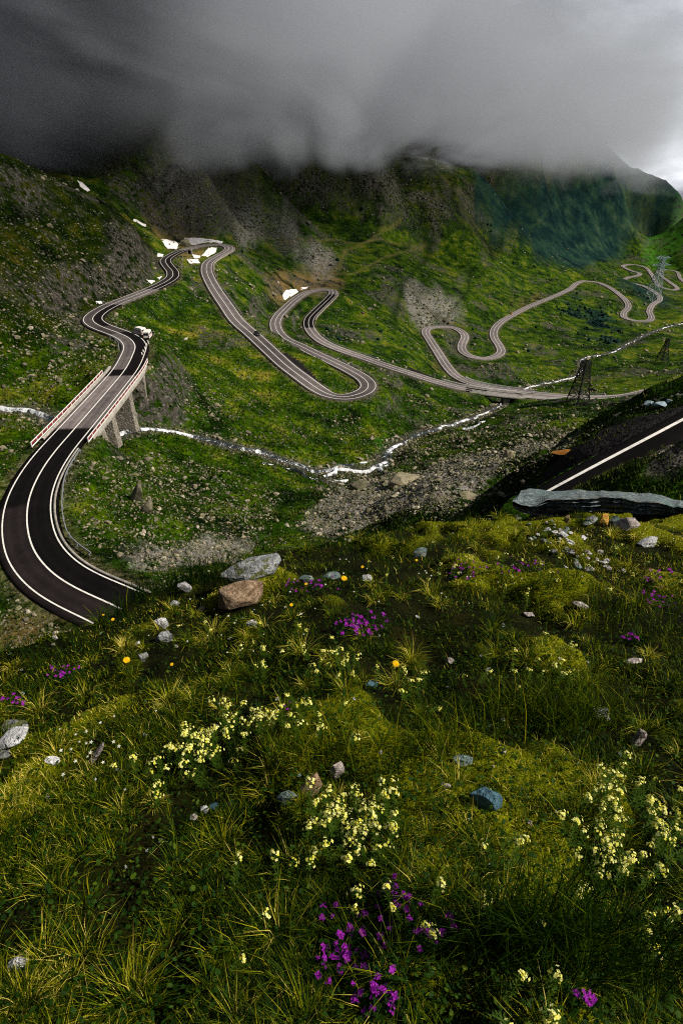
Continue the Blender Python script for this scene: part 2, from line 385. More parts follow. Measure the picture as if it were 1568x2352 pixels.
# cover masks, laid out on the ground
ju = fbm(X / (0.03 * R + 2), Y / (0.03 * R + 2), 3, 3) * 14; jv = fbm(X / (0.03 * R + 2), Y / (0.03 * R + 2), 3, 9) * 12
Uj, Vj = U + ju, Vp + jv
def blur(m, k=7):
    for ax in (0, 1):
        for _ in range(2):
            c = np.cumsum(np.concatenate([np.repeat(m.take([0], ax), k + 1, ax), m, np.repeat(m.take([-1], ax), k, ax)], ax), ax)
            n = m.shape[ax]; m = (c.take(range(2 * k + 1, 2 * k + 1 + n), ax) - c.take(range(0, n), ax)) / (2 * k + 1)
    return m
def mask(*polys, k=7):
    m = np.zeros(U.shape)
    for p in polys: m = np.maximum(m, in_poly(Uj, Vj, p))
    m = blur(m, k)
    return smooth(0.25, 0.75, m + 0.35 * fbm(X / (0.018 * R + 1), Y / (0.018 * R + 1), 4, 13))
scree = mask([(335,370),(430,365),(520,420),(640,490),(720,552),(560,556),(500,530),(420,490),(345,450)], [(640,575),(700,568),(790,580),(760,640),(690,625)],
             [(915,640),(960,645),(1010,680),(1075,720),(1010,748),(960,745),(920,700)], [(940,570),(975,585),(985,545),(960,530)], [(990,600),(1100,660),(1060,655)],
             [(1000,470),(1100,520),(1110,530),(1020,490)], [(600,470),(660,500),(700,540),(650,520)], [(1000,660),(1030,665),(1050,690),(1020,690)]).astype(float)
scree2 = mask([(700,1175),(860,1100),(960,1090),(1080,1040),(1170,1040),(1120,1120),(1040,1160),(900,1195),(760,1230),(690,1210)], [(240,1275),(420,1255),(590,1230),(590,1265),(480,1290),(330,1300)],
              [(590,690),(600,800),(560,740)], [(1330,1010),(1200,1020),(1120,1050),(1250,1040)]).astype(float)
cliff = mask([(275,590),(330,560),(360,570),(368,600),(345,640),(300,660),(240,670),(220,650)], [(150,690),(215,700),(215,750),(160,770),(140,720)], [(820,345),(850,340),(930,440),(935,495),(890,480),(840,410)],
             [(1000,300),(1040,330),(1050,360),(1010,350)], [(1480,1040),(1568,1000),(1600,1000),(1600,1100),(1480,1090)]).astype(float)
earth = mask([(290,470),(360,520),(420,540),(400,560),(360,555),(300,500)], [(380,570),(420,545),(470,560),(440,610),(400,600)], [(590,640),(700,625),(780,610),(790,660),(640,690),(580,680)],
             [(1180,690),(1290,660),(1250,690),(1190,725)], [(960,735),(1080,735),(1070,752),(970,760),(955,790)], [(0,1400),(130,1410),(210,1440),(180,1480),(0,1500)], [(970,830),(1010,828),(1040,845),(990,850)],
             [(690,640),(775,605),(800,620),(780,665)], [(530,590),(560,600),(540,640),(500,640)], [(1000,300),(1,1),(2,2)]).astype(float)
pine = mask([(1130,395),(1300,400),(1560,420),(1568,520),(1430,560),(1440,605),(1330,618),(1240,590),(1180,540),(1110,480),(1060,440),(1060,410)], [(1280,690),(1350,680),(1420,720),(1440,790),(1370,800),(1330,760),(1280,720)],  # second outline: a mottled shadow region, darkened with pine cover
            [(1430,640),(1500,660),(1500,700),(1440,680)], [(760,470),(800,480),(760,510)], [(1080,490),(1160,560),(1130,560)], [(690,460),(780,520),(720,500)], [(1520,690),(1568,690),(1568,740),(1530,730)]).astype(float)
gully = np.clip(1 - seg_dist(Uj, Vj, [(985,520),(988,590),(915,655),(903,730)]) / 9, 0, 1) + np.clip(1 - seg_dist(Uj, Vj, [(1082,620),(1078,670),(1015,735)]) / 8, 0, 1) \
      + np.clip(1 - seg_dist(Uj, Vj, [(700,355),(800,430),(900,490),(1000,560)]) / 10, 0, 1) + np.clip(1 - seg_dist(U, Vp, [(728,751),(800,783),(925,840)]) / 3.5, 0, 1)  # last line: roadside ditch, its shade painted as dark ground
track = np.clip(1 - seg_dist(Uj, Vj, [(735,645),(775,610),(790,572),(870,545),(930,505)]) / 6, 0, 1) + np.clip(1 - seg_dist(Uj, Vj, [(640,560),(780,550),(980,563)]) / 4, 0, 1) + np.clip(1 - seg_dist(Uj, Vj, [(790,630),(870,600),(985,560)]) / 4, 0, 1)
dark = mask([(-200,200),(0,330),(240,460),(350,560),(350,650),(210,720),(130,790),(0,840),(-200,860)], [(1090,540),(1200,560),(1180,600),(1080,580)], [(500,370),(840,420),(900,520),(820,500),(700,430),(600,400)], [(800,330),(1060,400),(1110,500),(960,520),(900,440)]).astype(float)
lush = mask([(1430,560),(1568,500),(1700,500),(1700,680),(1568,620),(1450,605)], [(860,960),(960,1050),(880,1040)]).astype(float)

clear = smooth(1.0, 5.0, dz_all) * smooth(1.0, 6.0, ds)
Zt = Z0 + clear * (fbm(X / 55, Y / 55, 3, 21) * 3.2 * smooth(60, 300, R) * smooth(4, 40, dz_all) + fbm(X / 14, Y / 14, 3, 31) * 1.9 * smooth(15, 80, R) + fbm(X / 4.5, Y / 4.5, 3, 41) * 0.95 * smooth(10, 40, R))
outc = smooth(0.18, 0.4, fbm(X / 26, Y / 26, 3, 55)) * smooth(60, 140, R)
Zt += clear * outc * np.abs(fbm(X / 7, Y / 7, 4, 57)) * 2.6
Zt += clear * (0.25 + scree + 2 * cliff) * fbm(X / 1.6, Y / 1.6, 2, 51) * 0.28 * (R < 700) + cliff * np.abs(fbm(X / 9, Y / 9, 4, 61)) * 5.0 * smooth(40, 150, R) * clear
Zt += clear * smooth(500, 1100, R) * fbm(X / 90, Y / 260, 4, 71) * 16 * smooth(6, 60, dz_all)
Zt += clear * cliff * (R > 500) * np.abs(fbm(X / 30, Y / 30, 4, 77)) * 26
# the dark spur left of the upper bends, ending in a cliff above the road
spur = (in_poly(U + ju * 0.6, Vp + jv * 0.6, [(-300,385),(0,405),(100,430),(200,474),(262,506),(312,550),(344,592),(350,628),(330,655),(262,684),(190,700),(100,720),(-300,760)]) & (R < 455)).astype(float)
spur = blur(spur, 4)
spur_h = 9.5 * spur * (1 - smooth(600, 735, Vp) * smooth(300, 215, U)) * smooth(3.0, 9.0, dz_all)
Zt += spur_h * (1 + 0.35 * fbm(X / 18, Y / 18, 3, 211))
# shelves for the roads, bed for the stream
for d, i, C, wid in ((d1, i1, road_main, 9), (d2, i2, road_lower, 10), (d3, i3, road_near, 2.4)):
    marg = np.maximum(0.9, 0.006 * R)
    hw = 2.7 if C is road_near else HW
    w = 1 - smooth(hw + marg, hw + marg + wid * np.clip(R / 150, 0.5, 1.3), d)
    target = C[i, 2] - 0.35 - 0.0006 * R
    Zt = Zt * (1 - w) + target * w
w = 1 - smooth(2.2, 9.0, ds); w = w * smooth(HW + 1.5, HW + 6, dz_all)
Zt = Zt * (1 - w) + (stream_c[i_s, 2] - 0.35 + 0.25 * fbm(X / 2, Y / 2, 2, 81)) * w
# the gravelled pull-off beside the near road
pull = (in_poly(U, Vp, [(1180,1150),(1240,1098),(1305,1030),(1400,972),(1490,948),(1568,930),(1800,850),(1900,900),(1568,970),(1270,1128)]) & (R < 70)).astype(float)
pull = np.maximum(pull, in_poly(Uj * 0.3 + U * 0.7, Vj * 0.3 + Vp * 0.7, [(634,806),(662,816),(694,836),(722,862),(730,888),(700,872),(655,834)]) | in_poly(U, Vp, [(930,842),(965,850),(1002,872),(985,873),(945,858)]))
# little knoll that hides the end of the main road
bump_c = at_z(1330, 926, -108.0)
Zt += 0.0 * np.exp(-(((X - bump_c[0]) / 34) ** 2 + ((Y - bump_c[1]) / 12) ** 2))

_gz0, _gz1 = np.gradient(Zt); _st = np.hypot(_gz0 / (np.gradient(TH, axis=0) * R), _gz1 / (np.gradient(LR, axis=1) * R))
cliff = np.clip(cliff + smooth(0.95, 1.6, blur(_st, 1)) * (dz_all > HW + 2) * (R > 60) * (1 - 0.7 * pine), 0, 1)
wet = np.clip(1 - (ds - 1.5) / 3.5, 0, 1)
verge = np.clip(1 - (dz_all - HW) / 3.0, 0, 1) * (R > 60)
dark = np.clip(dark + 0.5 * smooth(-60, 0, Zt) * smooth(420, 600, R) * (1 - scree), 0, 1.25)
V3 = np.stack([X, Y, Zt], -1)
idx = np.arange(NTH * NR).reshape(NTH, NR)
quads = np.stack([idx[:-1, :-1], idx[1:, :-1], idx[1:, 1:], idx[:-1, 1:]], -1).reshape(-1, 4)

t = NT('valley_ground')
big = t.noise(0.014, 4, 0.6); mid = t.noise(0.085, 5, 0.65); fine = t.noise(0.8, 4, 0.7); tiny = t.noise(3.8, 3, 0.65)
gsum = t.math('ADD', t.math('MULTIPLY', mid, 0.62), t.math('MULTIPLY', big, 0.38))
g = t.ramp(gsum, [(0.40, (0.003, 0.011, 0.001)), (0.485, (0.017, 0.050, 0.001)), (0.56, (0.062, 0.108, 0.002)), (0.66, (0.20, 0.18, 0.024))])
g = t.mix(1.0, g, t.ramp(fine, [(0.32, (0.12, 0.15, 0.12)), (0.5, (0.9, 0.9, 0.9)), (0.70, (2.1, 1.9, 1.6))]), 'MULTIPLY')
g = t.mix(t.rng(tiny, 0.42, 0.62, 0, 0.8), g, t.mix(1.0, g, (0.22, 0.28, 0.22), 'MULTIPLY'))
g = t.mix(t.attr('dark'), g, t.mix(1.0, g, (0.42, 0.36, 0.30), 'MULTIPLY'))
g = t.mix(t.math('MULTIPLY', t.attr('lush'), t.rng(mid, 0.35, 0.6)), g, (0.030, 0.12, 0.008))
rock_n = t.noise(1.1, 5, 0.75); rock2 = t.noise(0.35, 4, 0.65)
rockcol = t.ramp(rock_n, [(0.3, (0.035, 0.033, 0.033)), (0.5, (0.14, 0.135, 0.125)), (0.72, (0.34, 0.32, 0.29))])
g = t.mix(t.math('MULTIPLY', t.attr('earth'), t.rng(mid, 0.36, 0.56)), g, t.ramp(fine, [(0.3, (0.06, 0.040, 0.012)), (0.7, (0.24, 0.165, 0.07))]))
g = t.mix(t.math('MULTIPLY', t.attr('verge'), t.rng(fine, 0.35, 0.62, 0.0, 0.8)), g, t.ramp(tiny, [(0.3, (0.09, 0.07, 0.035)), (0.7, (0.26, 0.21, 0.14))]))
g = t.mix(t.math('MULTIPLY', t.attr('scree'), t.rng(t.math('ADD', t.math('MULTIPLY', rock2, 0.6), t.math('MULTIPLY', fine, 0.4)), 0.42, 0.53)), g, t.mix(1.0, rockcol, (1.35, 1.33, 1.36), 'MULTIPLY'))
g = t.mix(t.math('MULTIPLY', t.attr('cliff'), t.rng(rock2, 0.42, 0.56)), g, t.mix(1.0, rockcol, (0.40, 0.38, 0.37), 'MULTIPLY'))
g = t.mix(t.rng(t.math('ADD', rock_n, t.math('MULTIPLY', rock2, 0.5)), 0.86, 0.93, 0, 0.8), g, rockcol)
g = t.mix(t.math('MULTIPLY', t.attr('pine'), t.rng(mid, 0.26, 0.42)), g, t.ramp(t.math('ADD', t.math('MULTIPLY', t.noise(0.022, 6, 0.72), 0.75), t.math('MULTIPLY', fine, 0.25)), [(0.40, (0.002, 0.008, 0.009)), (0.50, (0.006, 0.022, 0.021)), (0.58, (0.018, 0.044, 0.024)), (0.68, (0.06, 0.075, 0.055))]))  # bluish pine green; the blue of distant air is put into it too
g = t.mix(t.math('MULTIPLY', t.attr('gully'), 0.75, clamp=True), g, (0.007, 0.018, 0.003))
g = t.mix(t.math('MULTIPLY', t.attr('track'), 0.5, clamp=True), g, (0.15, 0.13, 0.04))
gravel = t.ramp(t.noise(9.0, 4, 0.7), [(0.35, (0.008, 0.007, 0.008)), (0.62, (0.022, 0.020, 0.022)), (0.8, (0.12, 0.11, 0.11))])
g = t.mix(t.math('MULTIPLY', t.attr('wet'), t.rng(fine, 0.3, 0.55, 0.3, 1.0)), g, t.mix(1.0, rockcol, (0.35, 0.35, 0.33), 'MULTIPLY'))
g = t.mix(t.attr('pull'), g, gravel)
bmp = t.bump(tiny, 0.8, 0.15, t.bump(fine, 1.0, 0.9))
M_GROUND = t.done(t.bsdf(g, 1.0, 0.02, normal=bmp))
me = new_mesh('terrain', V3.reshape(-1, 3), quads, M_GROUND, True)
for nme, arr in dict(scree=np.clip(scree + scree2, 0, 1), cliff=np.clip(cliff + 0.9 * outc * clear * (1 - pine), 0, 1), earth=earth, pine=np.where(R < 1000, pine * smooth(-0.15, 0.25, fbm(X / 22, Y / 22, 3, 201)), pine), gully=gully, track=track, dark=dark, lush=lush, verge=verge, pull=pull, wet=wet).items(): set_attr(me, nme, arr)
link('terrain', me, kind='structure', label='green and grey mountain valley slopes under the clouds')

def ground_at(th, lr):
    """height of the built terrain at a direction and log distance"""
    i = np.clip(np.searchsorted(_th, th) - 1, 0, NTH - 2); fx = np.clip((th - _th[i]) / (_th[i + 1] - _th[i]), 0, 1)
    fy = np.clip((lr - _lr[0]) / (_lr[1] - _lr[0]), 0, NR - 1.001); j = fy.astype(int); fy = fy - j
    return (Zt[i, j] * (1 - fx) + Zt[i + 1, j] * fx) * (1 - fy) + (Zt[i, j + 1] * (1 - fx) + Zt[i + 1, j + 1] * fx) * fy
def ground_xy(x, y):
    x = np.asarray(x, float); y = np.asarray(y, float)
    return ground_at(np.arctan2(x, y), np.log(np.maximum(np.hypot(x, y), 9.01)))
def hit(u, v, rmin=10.0):
    """where the line of sight meets the terrain"""
    u = np.atleast_1d(np.asarray(u, float)); v = np.atleast_1d(np.asarray(v, float))
    d = ray(u, v); h = np.hypot(d[:, 0], d[:, 1]); th = np.arctan2(d[:, 0], d[:, 1]); sl = d[:, 2] / h
    lrs = np.linspace(math.log(rmin), _lr[-1], 900); best = np.full(len(u), np.nan); prev = None
    for lr in lrs:
        r = math.exp(lr); g = ground_at(th, np.full(len(u), lr)); below = sl * r < g
        if prev is not None:
            new = below & np.isnan(best)
            if new.any():
                a = prev[1] - prev[2]; b = g - sl * r
                f = np.clip(-a / np.where(np.abs(b - a) < 1e-9, 1e-9, b - a), 0, 1)
                rr = prev[0] + (r - prev[0]) * f
                best[new] = rr[new]
        prev = (r, g, sl * r)
    best = np.where(np.isnan(best), math.exp(_lr[-1]), best)
    x, y = best * np.sin(th), best * np.cos(th)
    return np.stack([x, y, ground_xy(x, y)], -1)
# ------------------------------------------------------------------ roads
def lateral(C):
    d = np.gradient(C, axis=0)[:, :2]; d /= np.linalg.norm(d, axis=1)[:, None] + 1e-9
    return np.stack([d[:, 1], -d[:, 0]], -1)              # to the right of the direction of travel

def strip(C, offs, dz, name, mat, attrs=None, parent=None, skirt=0.0, sel=None, **k):
    L = lateral(C)
    if sel is not None: C, L = C[sel], L[sel]
    n, m = len(C), len(offs)
    V = np.empty((n, m, 3))
    for j, o in enumerate(offs):
        V[:, j, :2] = C[:, :2] + L * (o if np.isscalar(o) else np.asarray(o)[:, None]); V[:, j, 2] = C[:, 2] + (dz[j] if hasattr(dz, '__len__') else dz)
    ix = np.arange(n * m).reshape(n, m)
    Q = np.stack([ix[:-1, :-1], ix[:-1, 1:], ix[1:, 1:], ix[1:, :-1]], -1).reshape(-1, 4)
    me = new_mesh(name, V.reshape(-1, 3), Q, mat)
    for a, b in (attrs or {}).items(): set_attr(me, a, b)
    return link(name, me, parent, **k)

t = NT('asphalt')
tone = t.attr('tone'); lat = t.math('ABSOLUTE', t.attr('lat')); n1 = t.noise(0.25, 4, 0.6); n2 = t.noise(14, 3, 0.7); n3 = t.noise(1.5, 4, 0.7)
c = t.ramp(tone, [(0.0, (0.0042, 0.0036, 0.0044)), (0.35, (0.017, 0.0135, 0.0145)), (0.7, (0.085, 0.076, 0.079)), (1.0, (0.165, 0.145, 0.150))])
c = t.mix(1.0, c, t.ramp(n1, [(0.3, (0.75, 0.75, 0.76)), (0.7, (1.25, 1.23, 1.22))]), 'MULTIPLY')
c = t.mix(1.0, c, t.ramp(n2, [(0.3, (0.65, 0.65, 0.65)), (0.7, (1.35, 1.35, 1.35))]), 'MULTIPLY')
c = t.mix(1.0, c, t.ramp(n3, [(0.3, (0.8, 0.8, 0.8)), (0.7, (1.2, 1.2, 1.2))]), 'MULTIPLY')
trk = t.math('ABSOLUTE', t.math('SUBTRACT', t.math('ABSOLUTE', t.math('SUBTRACT', lat, 1.75)), 0.8))
c = t.mix(1.0, c, t.ramp(trk, [(0.0, (1.22, 1.2, 1.2)), (0.55, (0.86, 0.86, 0.87))]), 'MULTIPLY')
c = t.mix(t.rng(t.noise(0.6, 6, 0.8, dist=1.5), 0.60, 0.64, 0, 0.5), c, t.mix(1.0, c, (0.45, 0.45, 0.45), 'MULTIPLY'))
M_ASPH = t.done(t.bsdf(c, 1.0, 0.04, normal=t.bump(n2, 0.3, 0.02)))
t = NT('road_paint'); n = t.noise(2.5, 5, 0.75)
c = t.ramp(n, [(0.30, (0.22, 0.21, 0.21)), (0.46, (0.72, 0.71, 0.70)), (0.7, (0.82, 0.81, 0.80))])
M_PAINT = t.done(t.bsdf(c, 0.7, 0.2))
M_CONC = plain('weathered_concrete', (0.27, 0.255, 0.235), 0.9, 0.1, var=0.45, scale=0.8, bump=0.4)
M_STEEL = plain('galvanised_steel', (0.42, 0.45, 0.50), 0.45, 0.5, 0.6, 0.2)

def make_road(name, C, label, tone_fn, line_w, dashed=False, HW=HW):
    R_ = np.hypot(C[:, 0], C[:, 1])
    offs = [-HW - 0.75, -HW - 0.55, -HW + 0.05, -0.25, 0.0, 0.001, 0.25, HW - 0.05, HW + 0.55, HW + 0.75]
    dz = [-1.6, -0.04, 0, 0.03, 0.035, 0.035, 0.03, 0, -0.04, -1.6]
    pu, pv = project(C)
    tone = np.stack([tone_fn(pu, pv, np.full(len(C), o), R_) for o in offs], 1)
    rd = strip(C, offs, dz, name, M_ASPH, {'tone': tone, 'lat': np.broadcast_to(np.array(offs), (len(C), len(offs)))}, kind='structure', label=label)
    lw = np.clip(line_w * R_ / 110, 0.19 if R_.min() > 45 else 0.11, 0.24) / 2
    up = 0.012 + 0.00012 * R_
    def line(off, nm, keep=None, wmul=1.0):
        L = lateral(C)
        w = lw * wmul
        V = np.stack([np.concatenate([C[:, :2] + L * (off - w)[:, None], (C[:, 2] + up + 0.03)[:, None]], 1), np.concatenate([C[:, :2] + L * (off + w)[:, None], (C[:, 2] + up + 0.03)[:, None]], 1)], 1)
        ix = np.arange(len(C) * 2).reshape(-1, 2)
        Q = np.stack([ix[:-1, 0], ix[:-1, 1], ix[1:, 1], ix[1:, 0]], -1)
        if keep is not None: Q = Q[keep[:-1]]
        link(nm, new_mesh(nm, V.reshape(-1, 3), Q, M_PAINT), rd)
    k1 = np.ones(len(C), bool)
    line(-HW + 0.3, 'edge_line'); line(HW - 0.3, 'edge_line')
    s = np.concatenate([[0], np.cumsum(np.linalg.norm(np.diff(C, axis=0), axis=1))])
    line(0.0, 'centre_line', ((s % 9) < 6.5) if dashed else None, 1.1)
    return rd

_rng = np.random.default_rng(3)
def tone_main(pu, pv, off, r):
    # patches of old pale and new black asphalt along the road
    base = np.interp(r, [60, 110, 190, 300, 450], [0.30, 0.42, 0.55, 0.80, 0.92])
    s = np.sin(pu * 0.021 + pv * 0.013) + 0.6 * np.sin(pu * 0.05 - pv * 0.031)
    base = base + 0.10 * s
    right = off > 0
    near = (pv > 985)
    tn = np.where(near, np.where(right | (pv < 1160), 0.02, 0.33), base)
    deck = (pv > 862) & (pv <= 985) & (pu < 330)
    tn = np.where(deck, np.where(right, 0.78, 1.0), tn)
    up1 = (pv > 848) & (pv <= 862) & (pu < 330); tn = np.where(up1, 0.03, tn)
    up2 = (pv > 765) & (pv <= 848) & (pu < 330); tn = np.where(up2, np.where(right, 0.06, 0.75), tn)
    up3 = (pv > 700) & (pv <= 765) & (pu < 300); tn = np.where(up3, np.where((pu < 235) | (pv < 730), np.where(right, 0.1, 0.6), 0.5), tn)
    dk = (pv < 700) & (pu < 420) & (pu > 345); tn = np.where(dk, np.where(right, 0.22, 0.4), tn)
    bl = (pv > 676) & (pv < 752) & (pu > 700) & (pu < 768); tn = np.where(bl, 0.08, tn)
    pt = ((pv > 893) & (pu > 1040) & (pu < 1120)) | ((pu > 1185) & (pu < 1200) & (pv > 890)); tn = np.where(pt, 0.12, tn)
    return np.clip(tn, 0, 1)
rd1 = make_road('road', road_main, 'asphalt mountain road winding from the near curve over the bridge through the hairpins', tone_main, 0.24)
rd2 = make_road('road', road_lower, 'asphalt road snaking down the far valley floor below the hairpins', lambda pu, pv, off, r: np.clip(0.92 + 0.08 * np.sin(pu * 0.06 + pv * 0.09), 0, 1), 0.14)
rd3 = make_road('road', road_near, 'dark near road with a white edge line above the slab', lambda pu, pv, off, r: np.full(len(pu), 0.03), 0.7, HW=2.7)
# pale concrete gutter along the inside of the near curve
s0, s1 = 0, BR1[0] - 4
gut = strip(road_main, [HW + 0.08, HW + 0.1, HW + 0.42, HW + 0.45], [-0.5, 0.08, 0.10, -0.6], 'gutter', M_CONC, parent=rd1, sel=slice(s0, s1))

# ------------------------------------------------------------------ stream
t = NT('white_water'); nn = t.noise(0.55, 6, 0.8, dist=0.8); n2 = t.noise(0.22, 3, 0.6)
foam = t.rng(t.math('ADD', t.math('MULTIPLY', nn, 0.75), t.math('MULTIPLY', n2, 0.45)), t.rng(t.noise(0.035, 2, 0.5), 0.4, 0.6, 0.50, 0.64), t.rng(t.noise(0.035, 2, 0.5), 0.4, 0.6, 0.62, 0.75))
c = t.mix(foam, (0.012, 0.018, 0.022), (0.60, 0.63, 0.70))
M_WATER = t.done(t.bsdf(c, t.math('ADD', t.math('MULTIPLY', foam, 0.6), 0.12), 0.5, normal=t.bump(nn, 0.8, 0.3)))
def brook(name, C, w0, parent=None, **k):
    n = len(C); s = np.arange(n) * 0.13
    rr = np.hypot(C[:, 0], C[:, 1])
    w = w0 * np.clip(rr / 170, 0.7, 1.05) * (0.8 + 0.45 * (vnoise(s * 2, s * 0, 5)) + 0.5 * vnoise(s * 0.5, s * 0, 6))
    w = w * np.interp(rr, [220, 330], [1.0, 0.6])
    wob = (vnoise(s * 1.4, s * 0, 8) - 0.5) * 2.4 * (1 if parent is None else 1.4)
    offs = [wob - w * 1.2, wob - w * 0.4, wob, wob + w * 0.45, wob + w * 1.2]
    return strip(C, offs, [-0.5, 0.18, 0.3, 0.2, -0.5], name, M_WATER, parent=parent, **k)
st = brook('stream', stream_c, 0.8, kind='structure', label='white mountain stream tumbling down the valley')
for pts in ([(600,1062),(660,1078),(700,1095),(760,1105),(800,1108)], [(740,1095),(800,1068),(850,1062)], [(870,1090),(885,1075),(905,1040)],
            [(1060,985),(1100,975),(1135,960)]):
    p = hit([q[0] for q in pts], [q[1] for q in pts]); p[:, 2] += 0.15
    brook('side_channel', catmull(p, 1.2), 0.55, parent=st)
# ------------------------------------------------------------------ clouds hanging on the mountains
CLOUD_D = 0.025
t = NT('cloud_mass')
P = t.pos(); sep = t.new('ShaderNodeSeparateXYZ'); t.put(sep.inputs[0], P)
x_, y_, z_ = sep.outputs
basez = t.math('MULTIPLY_ADD', y_, -0.033, 17.0)
mp = t.new('ShaderNodeMapping'); t.put(mp.inputs[0], P); mp.inputs['Rotation'].default_value = (0, math.radians(38), math.radians(-12)); mp.inputs['Scale'].default_value = (0.0065, 0.0011, 0.0120)
cn = t.noise(1.0, 4, 0.6, mp.outputs[0], 0.6)
cn2 = t.noise(0.0045, 3, 0.5, P)
mp2 = t.new('ShaderNodeMapping'); t.put(mp2.inputs[0], P); mp2.inputs['Rotation'].default_value = (0, math.radians(-42), math.radians(-8)); mp2.inputs['Scale'].default_value = (0.022, 0.0016, 0.008)
cn3 = t.noise(1.0, 2, 0.6, mp2.outputs[0], 0.3)
h = t.math('ADD', t.math('SUBTRACT', z_, basez), t.math('MULTIPLY', t.math('SUBTRACT', cn3, 0.5), 95.0))
amp = t.math('MULTIPLY_ADD', y_, 0.022, 26.0)
h = t.math('ADD', h, t.math('MULTIPLY', t.math('SUBTRACT', cn, 0.5), t.math('MULTIPLY', amp, 3.4)))
low = t.rng(h, 0.0, 60.0)
front = t.rng(t.math('ADD', t.math('MULTIPLY_ADD', x_, 0.10, y_), t.math('MULTIPLY', t.math('SUBTRACT', cn2, 0.5), 220)), 370.0, 570.0)
body = t.rng(t.math('ADD', t.math('MULTIPLY', cn, 0.6), t.math('MULTIPLY', cn2, 0.4)), 0.43, 0.55, 0.02, 1.0)
thin = t.rng(t.math('DIVIDE', x_, t.math('MAXIMUM', y_, 50.0)), -0.45, 0.44, 1.6, 0.12)     # the bank is thicker over the head of the valley
body = t.math('MULTIPLY', t.math('MULTIPLY', body, thin), t.rng(t.math('DIVIDE', x_, t.math('MAXIMUM', y_, 50.0)), 0.43, 0.53, 1.0, 0.0))
body = t.math('MAXIMUM', body, t.math('MULTIPLY', t.rng(h, 12.0, 80.0, 0.0, 0.34), t.math('MINIMUM', thin, 1.0)))
# unseen overhang of the bank, added above the frame to shade the left slope
over = t.math('MULTIPLY', t.math('MULTIPLY', t.rng(z_, 120.0, 150.0), t.rng(t.math('ADD', y_, t.math('MULTIPLY', t.math('SUBTRACT', cn2, 0.5), 60)), 130.0, 190.0)), t.rng(x_, 40.0, 130.0, 1.0, 0.0))
dens = t.math('MULTIPLY', t.math('MAXIMUM', t.math('MULTIPLY', t.math('MULTIPLY', low, front), body), t.math('MULTIPLY', over, 0.45)), CLOUD_D)
vol = t.new('ShaderNodeVolumePrincipled'); vol.inputs['Color'].default_value = (0.60, 0.645, 0.75, 1); vol.inputs['Anisotropy'].default_value = 0.15
t.put(vol.inputs['Density'], dens)
M_CLOUD = t.done(vol=vol.outputs[0])
_a = np.linspace(-0.95, 0.50, 40); _r = np.concatenate([[140, 250, 350, 362, 420, 500, 600], np.linspace(700, 2400, 18)])
A_, R_ = np.meshgrid(_a, _r, indexing='ij')
cx, cyy = R_ * np.sin(A_), R_ * np.cos(A_)
zb = 17 - 0.033 * cyy - (26 + 0.022 * cyy) * 0.9
zb += 0.35 * (26 + 0.022 * cyy) * fbm(cx / 160, cyy / 160, 3, 91)
zb = np.where(R_ < 355, 118.0, zb)  # near rows hold the added overhang that shades the left slope
zt = np.maximum(np.maximum(85 + 0.075 * R_, zb + 60), np.where(R_ < 400, 170, 0)) + 105 * smooth(0.22, -0.35, np.tan(A_)) * smooth(300, 420, R_)
n = A_.size; ix = np.arange(n).reshape(A_.shape)
Vc = np.concatenate([np.stack([cx, cyy, zb], -1).reshape(-1, 3), np.stack([cx, cyy, zt], -1).reshape(-1, 3)])
fb = np.stack([ix[:-1, :-1], ix[:-1, 1:], ix[1:, 1:], ix[1:, :-1]], -1).reshape(-1, 4)     # bottom faces down
ft = fb[:, ::-1] + n
fs = []
def wallf(line, flip):
    for a, b in zip(line[:-1], line[1:]):
        fs.append((a, b, b + n, a + n) if not flip else (b, a, a + n, b + n))
wallf(ix[:, 0], False); wallf(ix[:, -1], True); wallf(ix[0, :], True); wallf(ix[-1, :], False)
me = new_mesh('clouds', Vc, np.concatenate([fb[:, ::-1], ft[:, ::-1], np.array(fs)]), M_CLOUD)
bm = bmesh.new(); bm.from_mesh(me); bmesh.ops.recalc_face_normals(bm, faces=bm.faces); bm.to_mesh(me); bm.free()
link('clouds', me, kind='stuff', label='grey rain cloud lying on the mountain tops', cat='cloud')
# ------------------------------------------------------------------ stones, thickets and rough grass of the valley
slope = Zt / R
visible = slope >= np.maximum.accumulate(slope, axis=1) - 0.0008
def lookup(arr, th, lr):
    i = np.clip(np.searchsorted(_th, th), 0, NTH - 1); j = np.clip(np.round((lr - _lr[0]) / (_lr[1] - _lr[0])).astype(int), 0, NR - 1)
    return arr[i, j]
ICO_V, ICO_F = None, None
_bm = bmesh.new(); bmesh.ops.create_icosphere(_bm, subdivisions=1, radius=1.0)
ICO_V = np.array([v.co[:] for v in _bm.verts]); ICO_F = np.array([[v.index for v in f.verts] for f in _bm.faces]); _bm.free()

